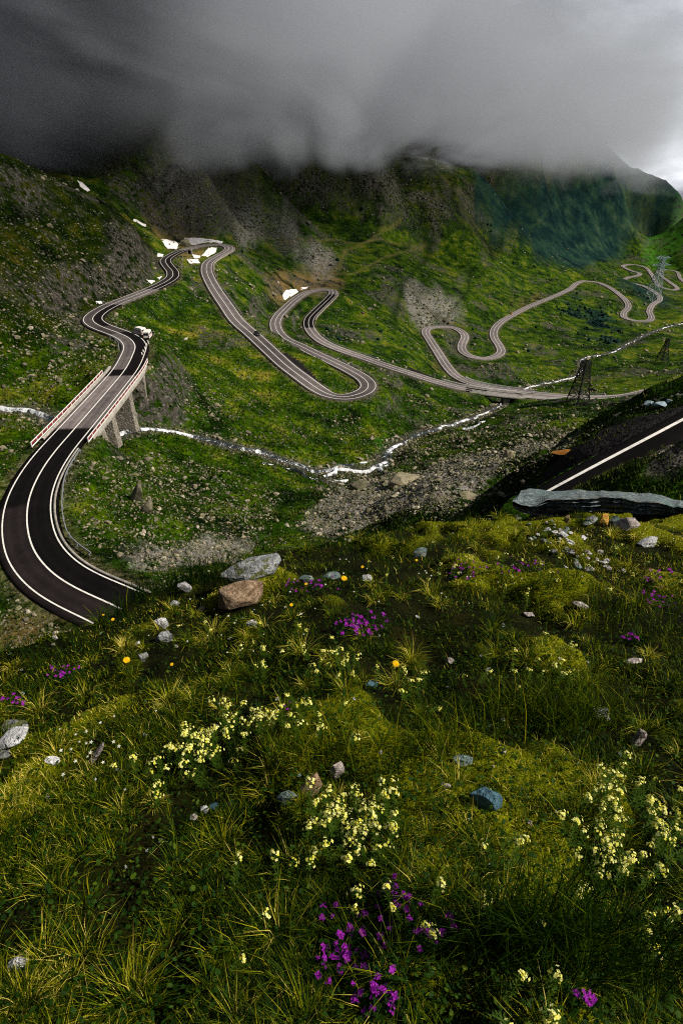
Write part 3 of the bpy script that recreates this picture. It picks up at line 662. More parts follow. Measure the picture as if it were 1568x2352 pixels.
def scatter_blobs(P, size, squash, jitter, seed, sink=0.3):
    """many small uneven lumps as one mesh; returns vertices, triangles, lump index of each vertex"""
    rg = np.random.default_rng(seed); n = len(P)
    V = ICO_V[None] * (1 + jitter * rg.standard_normal((n, len(ICO_V), 1)).clip(-1.6, 1.6))
    sc = np.stack([rg.uniform(0.75, 1.35, n), rg.uniform(0.6, 1.0, n), rg.uniform(*squash, n)], 1)
    V = V * sc[:, None]
    a = rg.uniform(0, 2 * np.pi, n); tilt = rg.normal(0, 0.3, n)
    ct, s_t = np.cos(tilt)[:, None], np.sin(tilt)[:, None]
    V = np.stack([V[..., 0] * ct - V[..., 2] * s_t, V[..., 1], V[..., 0] * s_t + V[..., 2] * ct], -1)
    ca, sa = np.cos(a)[:, None], np.sin(a)[:, None]
    V = np.stack([V[..., 0] * ca - V[..., 1] * sa, V[..., 0] * sa + V[..., 1] * ca, V[..., 2]], -1)
    V = V * (size / 2)[:, None, None] + P[:, None]
    V[..., 2] += (size * (0.5 - sink) * 0.5)[:, None]
    Fc = ICO_F[None] + (np.arange(n) * len(ICO_V))[:, None, None]
    return V.reshape(-1, 3), Fc.reshape(-1, 3), np.repeat(np.arange(n), len(ICO_V))

t = NT('valley_stone'); n1 = t.noise(1.3, 4, 0.7); tint = t.attr('tint')
c = t.ramp(tint, [(0.0, (0.05, 0.048, 0.042)), (0.55, (0.17, 0.155, 0.115)), (0.85, (0.29, 0.255, 0.18)), (1.0, (0.42, 0.39, 0.34))])
c = t.mix(1.0, c, t.ramp(n1, [(0.3, (0.55, 0.55, 0.55)), (0.7, (1.35, 1.33, 1.3))]), 'MULTIPLY')
c = t.mix(t.rng(t.noise(0.9, 3), 0.52, 0.62, 0, 0.7), c, (0.06, 0.075, 0.02))
M_VSTONE = t.done(t.bsdf(c, 0.92, 0.15, normal=t.bump(n1, 0.6, 0.2)))

rg = np.random.default_rng(11)
N = 220000
th = rg.uniform(-0.68, 0.68, N); lr = rg.uniform(math.log(20), math.log(1300), N)
r = np.exp(lr); x, y = r * np.sin(th), r * np.cos(th); z = ground_at(th, lr)
pu, pv = project(np.stack([x, y, z], -1))
clump = smooth(-0.1, 0.55, fbm(x / 22, y / 22, 3, 101)) * 0.8 + smooth(0.0, 0.5, fbm(x / 6, y / 6, 2, 103)) * 0.4
dens = 0.012 + 0.5 * clump ** 1.6
dens += 0.7 * lookup(scree2, th, lr) + 0.55 * lookup(scree, th, lr)
rocky = in_poly(pu, pv, [(150,1060),(350,1040),(520,1080),(640,1130),(620,1230),(350,1290),(200,1250),(160,1150)]) | in_poly(pu, pv, [(850,1050),(1000,1000),(1330,950),(1330,1010),(1100,1160),(850,1200),(760,1100)]) \
    | in_poly(pu, pv, [(330,830),(480,880),(560,970),(350,960)]) | in_poly(pu, pv, [(30,880),(200,760),(280,800),(200,880),(60,940)]) | in_poly(pu, pv, [(0,1400),(150,1400),(250,1500),(0,1560)])
rocky |= in_poly(pu, pv, [(-20,560),(120,540),(330,640),(320,690),(200,730),(120,800),(-20,860)])
dens = dens + 0.45 * rocky + 0.8 * (lookup(ds, th, lr) < 4.5)
dens = dens * (1 - 0.85 * lookup(pine, th, lr)) * (1 - 0.7 * lookup(lush, th, lr)) * (1 - lookup(pull, th, lr))
dens = np.where((r > 450) & (lookup(scree, th, lr) < 0.5), dens * 0.65, dens)
ok = (rg.random(N) < dens) & (lookup(dz_all, th, lr) > HW + 1.6) & (lookup(ds, th, lr) > 1.5) & lookup(visible, th, lr) & (z < 30)
x, y, z, r, pu, pv = (q[ok] for q in (x, y, z, r, pu, pv))
px = np.exp(rg.normal(math.log(3.3), 0.55, len(x))).clip(1.3, 14) * np.interp(r, [80, 400, 1000], [1.1, 0.9, 0.8])
size = (px * np.sqrt(r * r + z * z) / F).clip(0.1, 4.5)
order = np.argsort(-px * ((pu > 0) & (pu < 1568) & (pv > 380) & (pv < 1500)))
NBIG = 250
big, rest = order[:NBIG], order[NBIG:32000]
Pm = np.stack([x, y, z], -1)
Vv, Ff, ow = scatter_blobs(Pm[rest], size[rest], (0.45, 0.8), 0.16, 5)
me = new_mesh('loose_stones', Vv, Ff, M_VSTONE)
set_attr(me, 'tint', np.random.default_rng(6).beta(2, 2, len(rest))[ow])
link('loose_stones', me, kind='stuff', label='small grey stones strewn over the valley grass', cat='stones')

def rock_mesh(name, seed, mat, sub=2, jit=0.16, flat=0.75, cuts=7):
    """angular block: hull of a few random points, broken edges, slightly rough faces"""
    rg = np.random.default_rng(seed)
    bm = bmesh.new()
    for _ in range(12 + cuts):
        d = Vector(rg.normal(size=3)).normalized(); d *= rg.uniform(0.78, 1.08)
        bm.verts.new((d.x, d.y, d.z * flat))
    r_ = bmesh.ops.convex_hull(bm, input=bm.verts)
    bmesh.ops.delete(bm, geom=[v for v in bm.verts if not v.link_faces], context='VERTS')
    bmesh.ops.dissolve_limit(bm, angle_limit=0.22, verts=bm.verts, edges=bm.edges)
    bmesh.ops.bevel(bm, geom=list(bm.edges), offset=0.05, segments=1, affect='EDGES')
    bmesh.ops.triangulate(bm, faces=bm.faces)
    if sub > 2: bmesh.ops.subdivide_edges(bm, edges=bm.edges, cuts=2, use_grid_fill=True)
    co = np.array([v.co[:] for v in bm.verts]); k = fbm(co[:, 0] * 2.2 + seed, co[:, 1] * 2.2 + co[:, 2] * 3.1, 3, seed) * jit * 0.45
    for v, q in zip(bm.verts, k): v.co *= 1 + float(q)
    me = bpy.data.meshes.new(name); bm.to_mesh(me); bm.free(); me.materials.append(mat)
    set_attr(me, 'tint', np.full(len(me.vertices), rg.uniform(0.35, 0.95)))
    return me
BOULDERS = [rock_mesh('boulder', 200 + k, M_VSTONE, 2, 0.16, 0.7) for k in range(7)]
def area(u, v, r):
    if r > 430: return ('pale stone on the far mountainside above the road loops', 'stones on the far mountainside')
    if v > 1360 and u < 320: return ('brown stone on bare earth below the near road curve', 'stones below the near curve')
    if u < 330 and v < 880: return ('grey boulder on the dark slope left of the upper bends', 'boulders on the dark slope')
    if u < 160: return ('grey boulder beside the stream left of the red railed bridge', 'boulders left of the bridge')
    if v > 1010 and u < 840: return ('grey boulder on the grassy knoll between near road curve and stream', 'boulders on the knoll')
    if u > 840 and v > 915: return ('grey boulder on the stony slope right of the stream bend', 'boulders right of the stream')
    if u > 870: return ('grey boulder on the green valley floor beside the lower road', 'boulders on the valley floor')
    return ('grey boulder on the green bank between stream and hairpin bends', 'boulders on the green bank')
for q, k in enumerate(big):
    la, gr = area(pu[k], pv[k], r[k])
    o = link('boulder', BOULDERS[q % 7], label=la, cat='boulder', group=gr, loc=(x[k], y[k], z[k] + 0.12 * size[k]))
    s = size[k] / 2 * 1.1; o.scale = (s * random.uniform(0.9, 1.4), s * random.uniform(0.7, 1.0), s * random.uniform(0.7, 1.1)); o.rotation_euler = (random.uniform(-.3, .3), random.uniform(-.3, .3), random.uniform(0, 6.28))
def big_rock(u, v, wpx, hpx, seed, mat, label, name='boulder', rz=0.0, tilt=0.0, depth=0.7, cat='boulder', sub=2, cuts=7, jit=0.16):
    p = hit(u, v)[0]; k = float(np.linalg.norm(p)) / F
    o = link(name, rock_mesh(name, seed, mat, sub, jit, 1.0, cuts), label=label, cat=cat, loc=(p[0], p[1], p[2] + hpx * k * 0.2))
    o.scale = (wpx * k / 2 * 1.15, wpx * k / 2 * depth, hpx * k / 2 * 1.2); o.rotation_euler = (0, tilt, rz); return o
big_rock(828, 1122, 52, 34, 301, M_VSTONE, 'large tan boulder at the lower end of the stream bend')
big_rock(928, 1112, 92, 36, 302, M_VSTONE, 'broad flat grey outcrop beside the large tan boulder')
big_rock(318, 1150, 26, 70, 303, M_VSTONE, 'long slanting slab of rock on the knoll by the near curve', tilt=0.5)
big_rock(340, 1178, 24, 52, 304, M_VSTONE, 'lower slanting rock slab on the knoll beside the longer one', tilt=0.6)
big_rock(1072, 1142, 44, 20, 305, M_VSTONE, 'pale flat rock just above the meadow edge')
big_rock(966, 988, 16, 16, 306, M_VSTONE, 'round grey boulder on the bank by the stream')
big_rock(1170, 1052, 34, 26, 307, M_VSTONE, 'grey boulder halfway up the stony slope')
big_rock(428, 566, 22, 22, 308, M_VSTONE, 'dark rock standing between two snow patches at the top bend')
M_BLUESTONE = plain('blue_stone', (0.20, 0.27, 0.33), 0.8, 0.3, var=0.4, scale=3, bump=0.4)
big_rock(1518, 934, 36, 13, 309, M_BLUESTONE, 'flat bluish rock on the edge of the gravel pull-off')
big_rock(1488, 930, 24, 12, 310, M_BLUESTONE, 'smaller bluish rock left of the flat one by the pull-off')
big_rock(1534, 923, 14, 8, 311, M_BLUESTONE, 'little bluish rock behind the flat one by the pull-off')
M_RUST = plain('rusty_earth', (0.20, 0.085, 0.02), 0.95, 0.05, var=0.4, scale=2)
big_rock(1298, 1041, 60, 10, 312, M_RUST, 'rust brown hummock at the end of the gravel pull-off', depth=0.4)

# dwarf pine thickets: one mass, also standing in for the shadow patch on the valley floor
N = 60000
th = rg.uniform(-0.3, 0.68, N); lr = rg.uniform(math.log(380), math.log(2300), N)
r = np.exp(lr); x, y = r * np.sin(th), r * np.cos(th); z = ground_at(th, lr)
keep = (rg.random(N) < lookup(pine * smooth(-0.15, 0.25, fbm(X / 22, Y / 22, 3, 201)), th, lr) * 0.5 + 0.012 * (fbm(x / 40, y / 40, 2, 107) > 0.3)) & (lookup(dz_all, th, lr) > 9) & lookup(visible, th, lr) & (z < 40) & (r < 1050)
sel = np.nonzero(keep)[0][:9500]
sz = rg.uniform(1.5, 4.5, len(sel)) * np.interp(r[sel], [400, 1500], [0.8, 1.6])
Vv, Ff, ow = scatter_blobs(np.stack([x, y, z], -1)[sel], sz, (0.7, 1.2), 0.28, 8, 0.2)
t = NT('dwarf_pine'); n1 = t.noise(0.8, 4, 0.7); tint = t.attr('tint')
c = t.ramp(tint, [(0, (0.003, 0.013, 0.012)), (0.7, (0.009, 0.029, 0.025)), (1, (0.016, 0.044, 0.024))]); c = t.mix(1.0, c, t.ramp(n1, [(0.3, (0.4, 0.4, 0.4)), (0.7, (1.5, 1.5, 1.4))]), 'MULTIPLY')  # pine green tinted like the ground, blue of far air included
M_PINE = t.done(t.bsdf(c, 1.0, 0.05, normal=t.bump(n1, 1.0, 1.0)))
me = new_mesh('dwarf_pine_thicket', Vv, Ff, M_PINE); set_attr(me, 'tint', rg.random(len(sel))[ow])
link('dwarf_pine_thicket', me, kind='stuff', label='dark dwarf pine thicket on the far mountainside', cat='thicket')
# trees along the far ridge against the sky
# ------------------------------------------------------------------ rough grass tufts of the nearer valley
N = 70000
th = rg.uniform(-0.68, 0.68, N); lr = rg.uniform(math.log(16), math.log(300), N)
r = np.exp(lr); x, y = r * np.sin(th), r * np.cos(th); z = ground_at(th, lr)
keep = (rg.random(N) < 0.95 - 0.7 * lookup(np.clip(scree + scree2 + pull + cliff * 0.6, 0, 1), th, lr)) & (lookup(dz_all, th, lr) > HW + 1.2) & (lookup(ds, th, lr) > 2.2) & lookup(visible, th, lr)
x, y, z, r = (q[keep] for q in (x, y, z, r)); n = len(x)
hgt = (rg.uniform(3.0, 8.0, n) * np.hypot(r, z) / F).clip(0.12, 0.9); wd = hgt * rg.uniform(0.25, 0.5, n)
a = rg.uniform(0, 6.28, (n, 3)); lean = rg.uniform(0.2, 0.9, (n, 3)); 
b = np.stack([x, y, z - 0.03], -1)[:, None]
dx = np.stack([np.cos(a), np.sin(a), np.zeros_like(a)], -1); sd = np.stack([-np.sin(a), np.cos(a), np.zeros_like(a)], -1)
p0 = b + sd * wd[:, None, None] * 0.5; p1 = b - sd * wd[:, None, None] * 0.5; p2 = b + dx * (lean * hgt[:, None])[..., None] + np.array([0, 0, 1.0]) * hgt[:, None, None]
Vv = np.stack([p0, p1, p2], 2).reshape(-1, 3); Ff = np.arange(len(Vv)).reshape(-1, 3)
t = NT('rough_grass'); tint = t.attr('tint')
c = t.ramp(tint, [(0, (0.012, 0.032, 0.004)), (0.5, (0.045, 0.075, 0.008)), (1, (0.16, 0.145, 0.030))])
c = t.mix(1.0, c, t.ramp(t.noise(0.09, 4, 0.6), [(0.35, (0.35, 0.45, 0.4)), (0.6, (1.2, 1.1, 1.0))]), 'MULTIPLY')
M_ROUGH = t.done(t.bsdf(c, 0.95, 0.05))
me = new_mesh('rough_grass', Vv, Ff, M_ROUGH); set_attr(me, 'tint', np.repeat(rg.beta(1.5, 2.2, n), 9))
link('rough_grass', me, kind='stuff', label='rough green and yellow grass on the valley slopes', cat='grass')

# ------------------------------------------------------------------ bridges
M_RED = plain('red_paint', (0.20, 0.012, 0.018), 0.5, 0.4, var=0.25)
M_WHITE = plain('white_paint', (0.72, 0.70, 0.69), 0.55, 0.35, var=0.2)
t = NT('rubble_masonry'); vo = t.new('ShaderNodeTexVoronoi', feature='DISTANCE_TO_EDGE'); vo.inputs['Scale'].default_value = 1.6; t.put(vo.inputs['Vector'], t.pos())
n1 = t.noise(0.9, 5, 0.7)
c = t.mix(t.rng(vo.outputs['Distance'], 0.02, 0.09), (0.05, 0.045, 0.04), t.ramp(n1, [(0.3, (0.13, 0.115, 0.10)), (0.7, (0.42, 0.38, 0.33))]))
M_MASON = t.done(t.bsdf(c, 0.95, 0.1, normal=t.bump(vo.outputs['Distance'], 0.8, 0.15)))

def bridge(C, i0, i1, label, side, piers, post_step, red=True, rail_over=(0, 0), depth=1.1, ab_len=3.5, ab_depth=10.0, pier_r=None):
    i0, i1 = min(i0, i1), max(i0, i1)
    root = link('bridge', None, label=label, cat='bridge', loc=tuple(C[(i0 + i1) // 2]))
    inv = Matrix.Translation(-root.location)
    sl = slice(i0 - 1, i1 + 2)
    def child(name, me, par=None):
        if par is None: me.transform(inv)
        else: me.transform(inv)
        return link(name, me, par or root)
    L = lateral(C)
    offs = [-side, -side, -HW - 0.5, HW + 0.5, side, side, -side]; dzs = [-depth, 0.12, 0.12, 0.12, 0.12, -depth, -depth]
    def loft(offs, dzs, sel, name, mat, par=None):
        Cs, Ls = C[sel], L[sel]; n, m = len(Cs), len(offs); V = np.empty((n, m, 3))
        for j, o in enumerate(offs): V[:, j, :2] = Cs[:, :2] + Ls * o; V[:, j, 2] = Cs[:, 2] + dzs[j]
        ix = np.arange(n * m).reshape(n, m); Q = np.stack([ix[:-1, :-1], ix[:-1, 1:], ix[1:, 1:], ix[1:, :-1]], -1).reshape(-1, 4)
        return child(name, new_mesh(name, V.reshape(-1, 3), Q, mat), par)
    # slab under the carriageway with a raised walkway on both sides
    loft([-side, -side, -HW - 0.8, -HW - 0.8], [-depth, 0.18, 0.18, -0.3], sl, 'walkway', M_CONC); loft([HW + 0.8, HW + 0.8, side, side], [-0.3, 0.18, 0.18, -depth], sl, 'walkway', M_CONC)
    loft([side, -side], [-depth, -depth], sl, 'deck', M_CONC)
    for sgn in (-1, 1):
        a, b = (i0 - rail_over[0], i1 - rail_over[1]) if sgn < 0 else (i0 - rail_over[1], i1 + rail_over[0])
        rl = slice(max(a, 1), b); o = sgn * (side - 0.12)
        rr = loft([o - 0.11, o - 0.11, o + 0.11, o + 0.11, o - 0.11], [0.05, 0.22, 0.22, 0.05, 0.05], rl, 'railing', M_WHITE)
        for nm, z0, z1, mt in (('rail', 0.50, 0.74, M_RED if red else M_WHITE), ('rail', 0.90, 1.04, M_WHITE)):
            q = loft([o - 0.09, o - 0.09, o + 0.09, o + 0.09, o - 0.09], [z0, z1, z1, z0, z0], rl, nm, mt, rr)
        for i in range(rl.start, rl.stop, post_step):
            p = C[i, :2] + L[i] * (o + 0.02)
            mb = MB().box(p[0] - 0.08, p[0] + 0.08, p[1] - 0.08, p[1] + 0.08, C[i, 2], C[i, 2] + 1.0)
            child('post', mb.mesh('post', M_WHITE), rr)
    def block(i, half_len, top_w, bot_w, bot_len, down, name, mat):
        d = np.array([-L[i, 1], L[i, 0]]); c = C[i]; V = []
        for (hl, hw, zz) in ((half_len, top_w, c[2] - depth + 0.02), (bot_len, bot_w, c[2] - depth - down)):
            for sx, sy in ((-1, -1), (1, -1), (1, 1), (-1, 1)):
                p = c[:2] + d * hl * sx + L[i] * hw * sy; V.append((p[0], p[1], zz))
        me = bpy.data.meshes.new(name); me.from_pydata(V, [], [(0, 1, 2, 3), (7, 6, 5, 4), (0, 4, 5, 1), (1, 5, 6, 2), (2, 6, 7, 3), (3, 7, 4, 0)]); me.materials.append(mat); me.update()
        bm = bmesh.new(); bm.from_mesh(me); bmesh.ops.recalc_face_normals(bm, faces=bm.faces); bmesh.ops.subdivide_edges(bm, edges=bm.edges, cuts=3, use_grid_fill=True)
        for v in bm.verts: v.co += Vector(np.random.default_rng(abs(hash((round(v.co.x, 2), round(v.co.y, 2)))) % 9999).normal(0, 0.06, 3))
        bm.to_mesh(me); bm.free()
        child(name, me)
    block(i0, ab_len, side - 0.25, side + 0.3, ab_len + 0.5, ab_depth, 'abutment', M_MASON)
    block(i1, ab_len, side - 0.25, side + 0.2, ab_len + 0.4, ab_depth, 'abutment', M_MASON)
    for f in piers: block(int(i0 + (i1 - i0) * f), 1.5, side - 0.7, side - 0.2, 1.9, ab_depth + 6, 'pier', M_MASON)
    return root
bridge(road_main, *BR1, 'road bridge with red and white railings over the stream at the left', HW + 1.6, (0.30, 0.62), 2, True, (4, 3), ab_len=6.5, ab_depth=7.5)
bridge(road_main, *BR2, 'front one of the two low valley bridges, where the roads meet', HW + 1.0, (0.3, 0.7), 4, False, (14, 0), 0.9, 2.0, 6.0)
bridge(road_lower, *BR3, 'rear one of the two low valley bridges, behind the front deck', HW + 1.0, (0.5,), 4, False, (14, 0), 0.9, 2.0, 6.0)

# ------------------------------------------------------------------ guard rails
def guard_rail(P, label, h=0.75, step=3.0, mat=M_STEEL, group=None, w=0.16):
    P = catmull(P, 0.8)
    root = link('guard_rail', None, label=label, cat='guard rail', group=group, loc=tuple(P[len(P) // 2]))
    o = np.array(root.location)
    mb = MB()
    for a, b in zip(P[:-1:2], list(P[2::2]) + [P[-1]]): mb.bar(Vector(a - o) + Vector((0, 0, h)), Vector(b - o) + Vector((0, 0, h)), 0.1, w * 1.6)
    mb.build('rail', mat, root)
    s = np.concatenate([[0], np.cumsum(np.linalg.norm(np.diff(P, axis=0), axis=1))])
    for q in np.arange(0, s[-1], step):
        p = P[int(np.searchsorted(s, q))] - o
        MB().box(p[0] - w * .45, p[0] + w * .45, p[1] - w * .45, p[1] + w * .45, p[2] - 0.5, p[2] + h + 0.08).build('post', mat, root)
    return root
gp = hit(*zip((186,1041),(166,1073),(152,1105),(146,1149),(146,1179),(152,1214),(161,1237),(184,1261),(212,1281)))
guard_rail(gp, 'thin steel guard rail curving along the grass inside the near bend', 0.8, 3.2)
def rail_along(C, a, b, off, label, h=0.7):
    i, j = sorted((frame_index(C, *a), frame_index(C, *b))); L = lateral(C)
    P = C[i:j + 1:4].copy(); P[:, :2] += L[i:j + 1:4] * off
    guard_rail(P, label, h, 6.0, w=0.22)
rail_along(road_main, (271, 764), (308, 800), -(HW + 1.1), 'short guard rail behind the parked white vans')
rail_along(road_main, (494, 664), (540, 730), -(HW + 1.0), 'guard rail along the upper long straight')
rail_along(road_main, (721, 768), (889, 840), -(HW + 1.0), 'long guard rail along the road below the second hairpin')
rail_along(road_main, (760, 829), (842, 878), HW + 1.0, 'guard rail leading into the lower left hairpin')
rail_along(road_lower, (1395, 913), (1300, 909), HW + 1.0, 'guard rail on the lower road near the dark pylon')
for k, (u, v) in enumerate([(341, 790), (338, 797), (334, 805), (330, 812), (327, 818)]):
    p = hit(u, v)[0]
    mb = MB().bar((0, 0, -0.3), (0, 0, 0.95), 0.28, n=6).bar((0, 0, 0.95), (0, 0, 1.15), 0.2, n=6)
    mb.build('roadside_post', M_WHITE, label='white roadside post in the row beyond the far end of the bridge', cat='post', group='posts beyond the bridge', loc=tuple(p))

# ------------------------------------------------------------------ retaining walls
def ret_wall(C, a, b, off, down, label):
    i, j = sorted((frame_index(C, *a), frame_index(C, *b))); s = np.sign(off)
    o = strip(C, [off, off, off + s * 0.5, off + s * (0.5 + 0.12 * down)], [-0.8, 0.25, 0.25, -down], 'retaining_wall', M_MASON, sel=slice(i, j + 1), label=label, cat='wall')
ret_wall(road_main, (505, 561), (474, 616), -(HW + 0.8), 7.0, 'stone retaining wall round the outside of the top bend')
ret_wall(road_main, (764, 672), (711, 735), -(HW + 0.8), 6.0, 'stone retaining wall under the second hairpin')
ret_wall(road_main, (474, 616), (478, 640), -(HW + 0.8), 4.0, 'low stone wall below the first bend of the straight')
p = hit(436, 583)[0]
root = link('culvert', None, label='small concrete culvert mouth in the snowy loop of the top bend', cat='culvert', loc=tuple(p))
mb = MB().box(-2.0, -1.1, -.8, .8, -1, 2.6).box(1.1, 2.0, -.8, .8, -1, 2.6).box(-2.0, 2.0, -.803, .803, 2.6, 3.2); mb.build('portal', M_CONC, root)
MB().box(-1.1, 1.1, 0.5, 0.7, -1, 2.6).build('opening_shade', plain('void_shade_paint', (0.004, 0.004, 0.004)), root)  # near-black panel painted in for the shade inside the culvert

# ------------------------------------------------------------------ old snow
t = NT('old_snow'); n1 = t.noise(0.5, 5, 0.65)
c = t.ramp(n1, [(0.3, (0.50, 0.46, 0.48)), (0.6, (0.86, 0.84, 0.88))])
M_SNOW = t.done(t.bsdf(c, 0.8, 0.2, normal=t.bump(n1, 0.6, 0.4)))
def snow(poly, label):
    P = np.array(poly, float)
    # finer outline with a ragged edge
    Q = []
    for a, b in zip(P, np.roll(P, -1, 0)):
        for f in (0, 0.25, 0.5, 0.75): Q.append(a + (b - a) * f + np.random.default_rng(int(a[0] * 7 + f * 100)).normal(0, 0.8, 2) * (f > 0))
    Q = np.array(Q); cen = Q.mean(0); rings = [1.0, 0.9, 0.7, 0.4, 0.0]; V = []
    for k, s in enumerate(rings):
        pts = cen + (Q - cen) * s; h3 = hit(pts[:, 0], pts[:, 1]); h3[:, 2] += [-0.25, 0.15, 0.25, 0.3, 0.3][k]; V.append(h3)
    n = len(Q); V = np.concatenate(V); Fc = []
    for k in range(len(rings) - 1):
        for i in range(n): Fc.append((k * n + i, k * n + (i + 1) % n, (k + 1) * n + (i + 1) % n, (k + 1) * n + i))
    link('snow_patch', new_mesh('snow_patch', V, Fc, M_SNOW, True), label=label, cat='snow patch')
for poly, la in (
 ([(421,545),(458,546),(491,550),(516,554),(514,557),(476,557),(440,563),(424,556)], 'largest white snow patch above the top bend'),
 ([(366,548),(388,550),(415,558),(406,573),(384,571)], 'snow patch left of the dark rock at the top bend'),
 ([(361,580),(377,584),(373,590),(361,589)], 'snow patch beside the road below the cliff edge'),
 ([(480,568),(500,568),(498,577),(476,591),(462,588),(472,576)], 'snow patch inside the loop of the top bend'),
 ([(450,585),(462,588),(458,593),(446,592),(441,583)], 'small snow tongue beside the culvert mouth'),
 ([(428,595),(456,594),(461,604),(436,605)], 'snow patch below the culvert in the top bend'),
 ([(335,642),(357,645),(348,652)], 'snow patch at the foot of the dark cliff by the road'),
 ([(360,637),(373,635),(366,643)], 'tiny snow patch beside the one at the cliff foot'),
 ([(219,692),(234,692),(235,698),(222,698)], 'lone snow patch by the outer bend below the dark slope'),
 ([(307,502),(337,516),(335,522),(306,507)], 'narrow snow streak behind the edge of the dark hill'),
 ([(176,412),(190,419),(208,437),(203,441),(185,429)], 'highest snow streak on the dim slope near the cloud'),
 ([(648,677),(657,665),(681,663),(686,670),(668,682),(653,690)], 'bright snow patch beside the second hairpin'),
 ([(690,660),(709,658),(705,662),(691,665)], 'thin snow strip above the second hairpin')):
    snow(poly, la)
# ------------------------------------------------------------------ vehicles
M_GLASS = plain('dark_glass', (0.012, 0.014, 0.018), 0.08, 0.6, var=0.05)
M_TYRE = plain('tyre_rubber', (0.012, 0.012, 0.012), 0.9, 0.1)
M_RIM = plain('wheel_metal', (0.35, 0.35, 0.36), 0.35, 0.5, 0.7)
M_LAMP_R = plain('red_lens', (0.45, 0.01, 0.01), 0.3, 0.5, var=0.05); M_LAMP_W = plain('clear_lens', (0.75, 0.75, 0.72), 0.2, 0.5, var=0.05)
M_TRIM = plain('black_trim', (0.015, 0.015, 0.016), 0.6, 0.2)
def hull(sections, name, mat, parent):
    """loft through cross-sections: (y, half width bottom, half width top, z bottom, z shoulder, z top)"""
    V, n = [], 8
    for y, wb, wt, z0, z1, z2 in sections:
        V += [(-wb * 0.92, y, z0), (-wb, y, z0 + 0.12), (-wb, y, z1), (-wt, y, z2), (wt, y, z2), (wb, y, z1), (wb, y, z0 + 0.12), (wb * 0.92, y, z0)]
    Fc = []
    for k in range(len(sections) - 1):
        for i in range(n): Fc.append((k * n + i, k * n + (i + 1) % n, (k + 1) * n + (i + 1) % n, (k + 1) * n + i))
    m = len(sections) - 1
    Fc += [tuple(range(n))[::-1], tuple(m * n + i for i in range(n))]
    me = bpy.data.meshes.new(name); me.from_pydata(V, [], Fc); me.materials.append(mat); me.update()
    bm = bmesh.new(); bm.from_mesh(me); bmesh.ops.recalc_face_normals(bm, faces=bm.faces); bmesh.ops.bevel(bm, geom=bm.edges, offset=0.035, segments=1, affect='EDGES'); bm.to_mesh(me); bm.free()
    return link(name, me, parent)
def wheel_set(root, ys, hw, rad):
    for y in ys:
        for s in (-1, 1):
            w = MB().bar((s * (hw - 0.2), y, rad), (s * (hw + 0.02), y, rad), rad * 1.41, n=14).build('wheel', M_TYRE, root)
            MB().bar((s * (hw + 0.0), y, rad), (s * (hw + 0.035), y, rad), rad * 0.85, n=10).build('rim', M_RIM, w)
def car(label, paint, loc, rz):
    root = link('car', None, label=label, cat='car', loc=loc); root.rotation_euler.z = rz
    hull([(-2.15, .78, .70, .35, .62, .72), (-1.95, .86, .76, .25, .72, .92), (-1.2, .88, .80, .22, .80, .98), (1.2, .88, .80, .22, .80, .95), (1.9, .85, .74, .25, .66, .78), (2.15, .76, .66, .35, .55, .62)], 'body', paint, root)
    hull([(-1.9, .78, .60, .85, .92, .95), (-1.25, .80, .62, .85, 1.0, 1.42), (0.1, .80, .62, .85, 1.0, 1.45), (1.05, .78, .62, .85, .92, .97)], 'window', M_GLASS, root)
    hull([(-1.3, .60, .55, 1.36, 1.40, 1.47), (0.12, .60, .55, 1.38, 1.42, 1.49)], 'roof', paint, root)
    wheel_set(root, (-1.3, 1.35), .87, .32)
    for s in (-1, 1):
        MB().box(s * .6 - .15, s * .6 + .15, 2.06, 2.18, .55, .68).build('headlight', M_LAMP_W, root); MB().box(s * .62 - .13, s * .62 + .13, -2.19, -2.08, .62, .78).build('tail_light', M_LAMP_R, root)
        MB().box(s * .98 - .08, s * .98 + .08, .75, .9, .9, 1.05).build('mirror', M_TRIM, root)
    return root
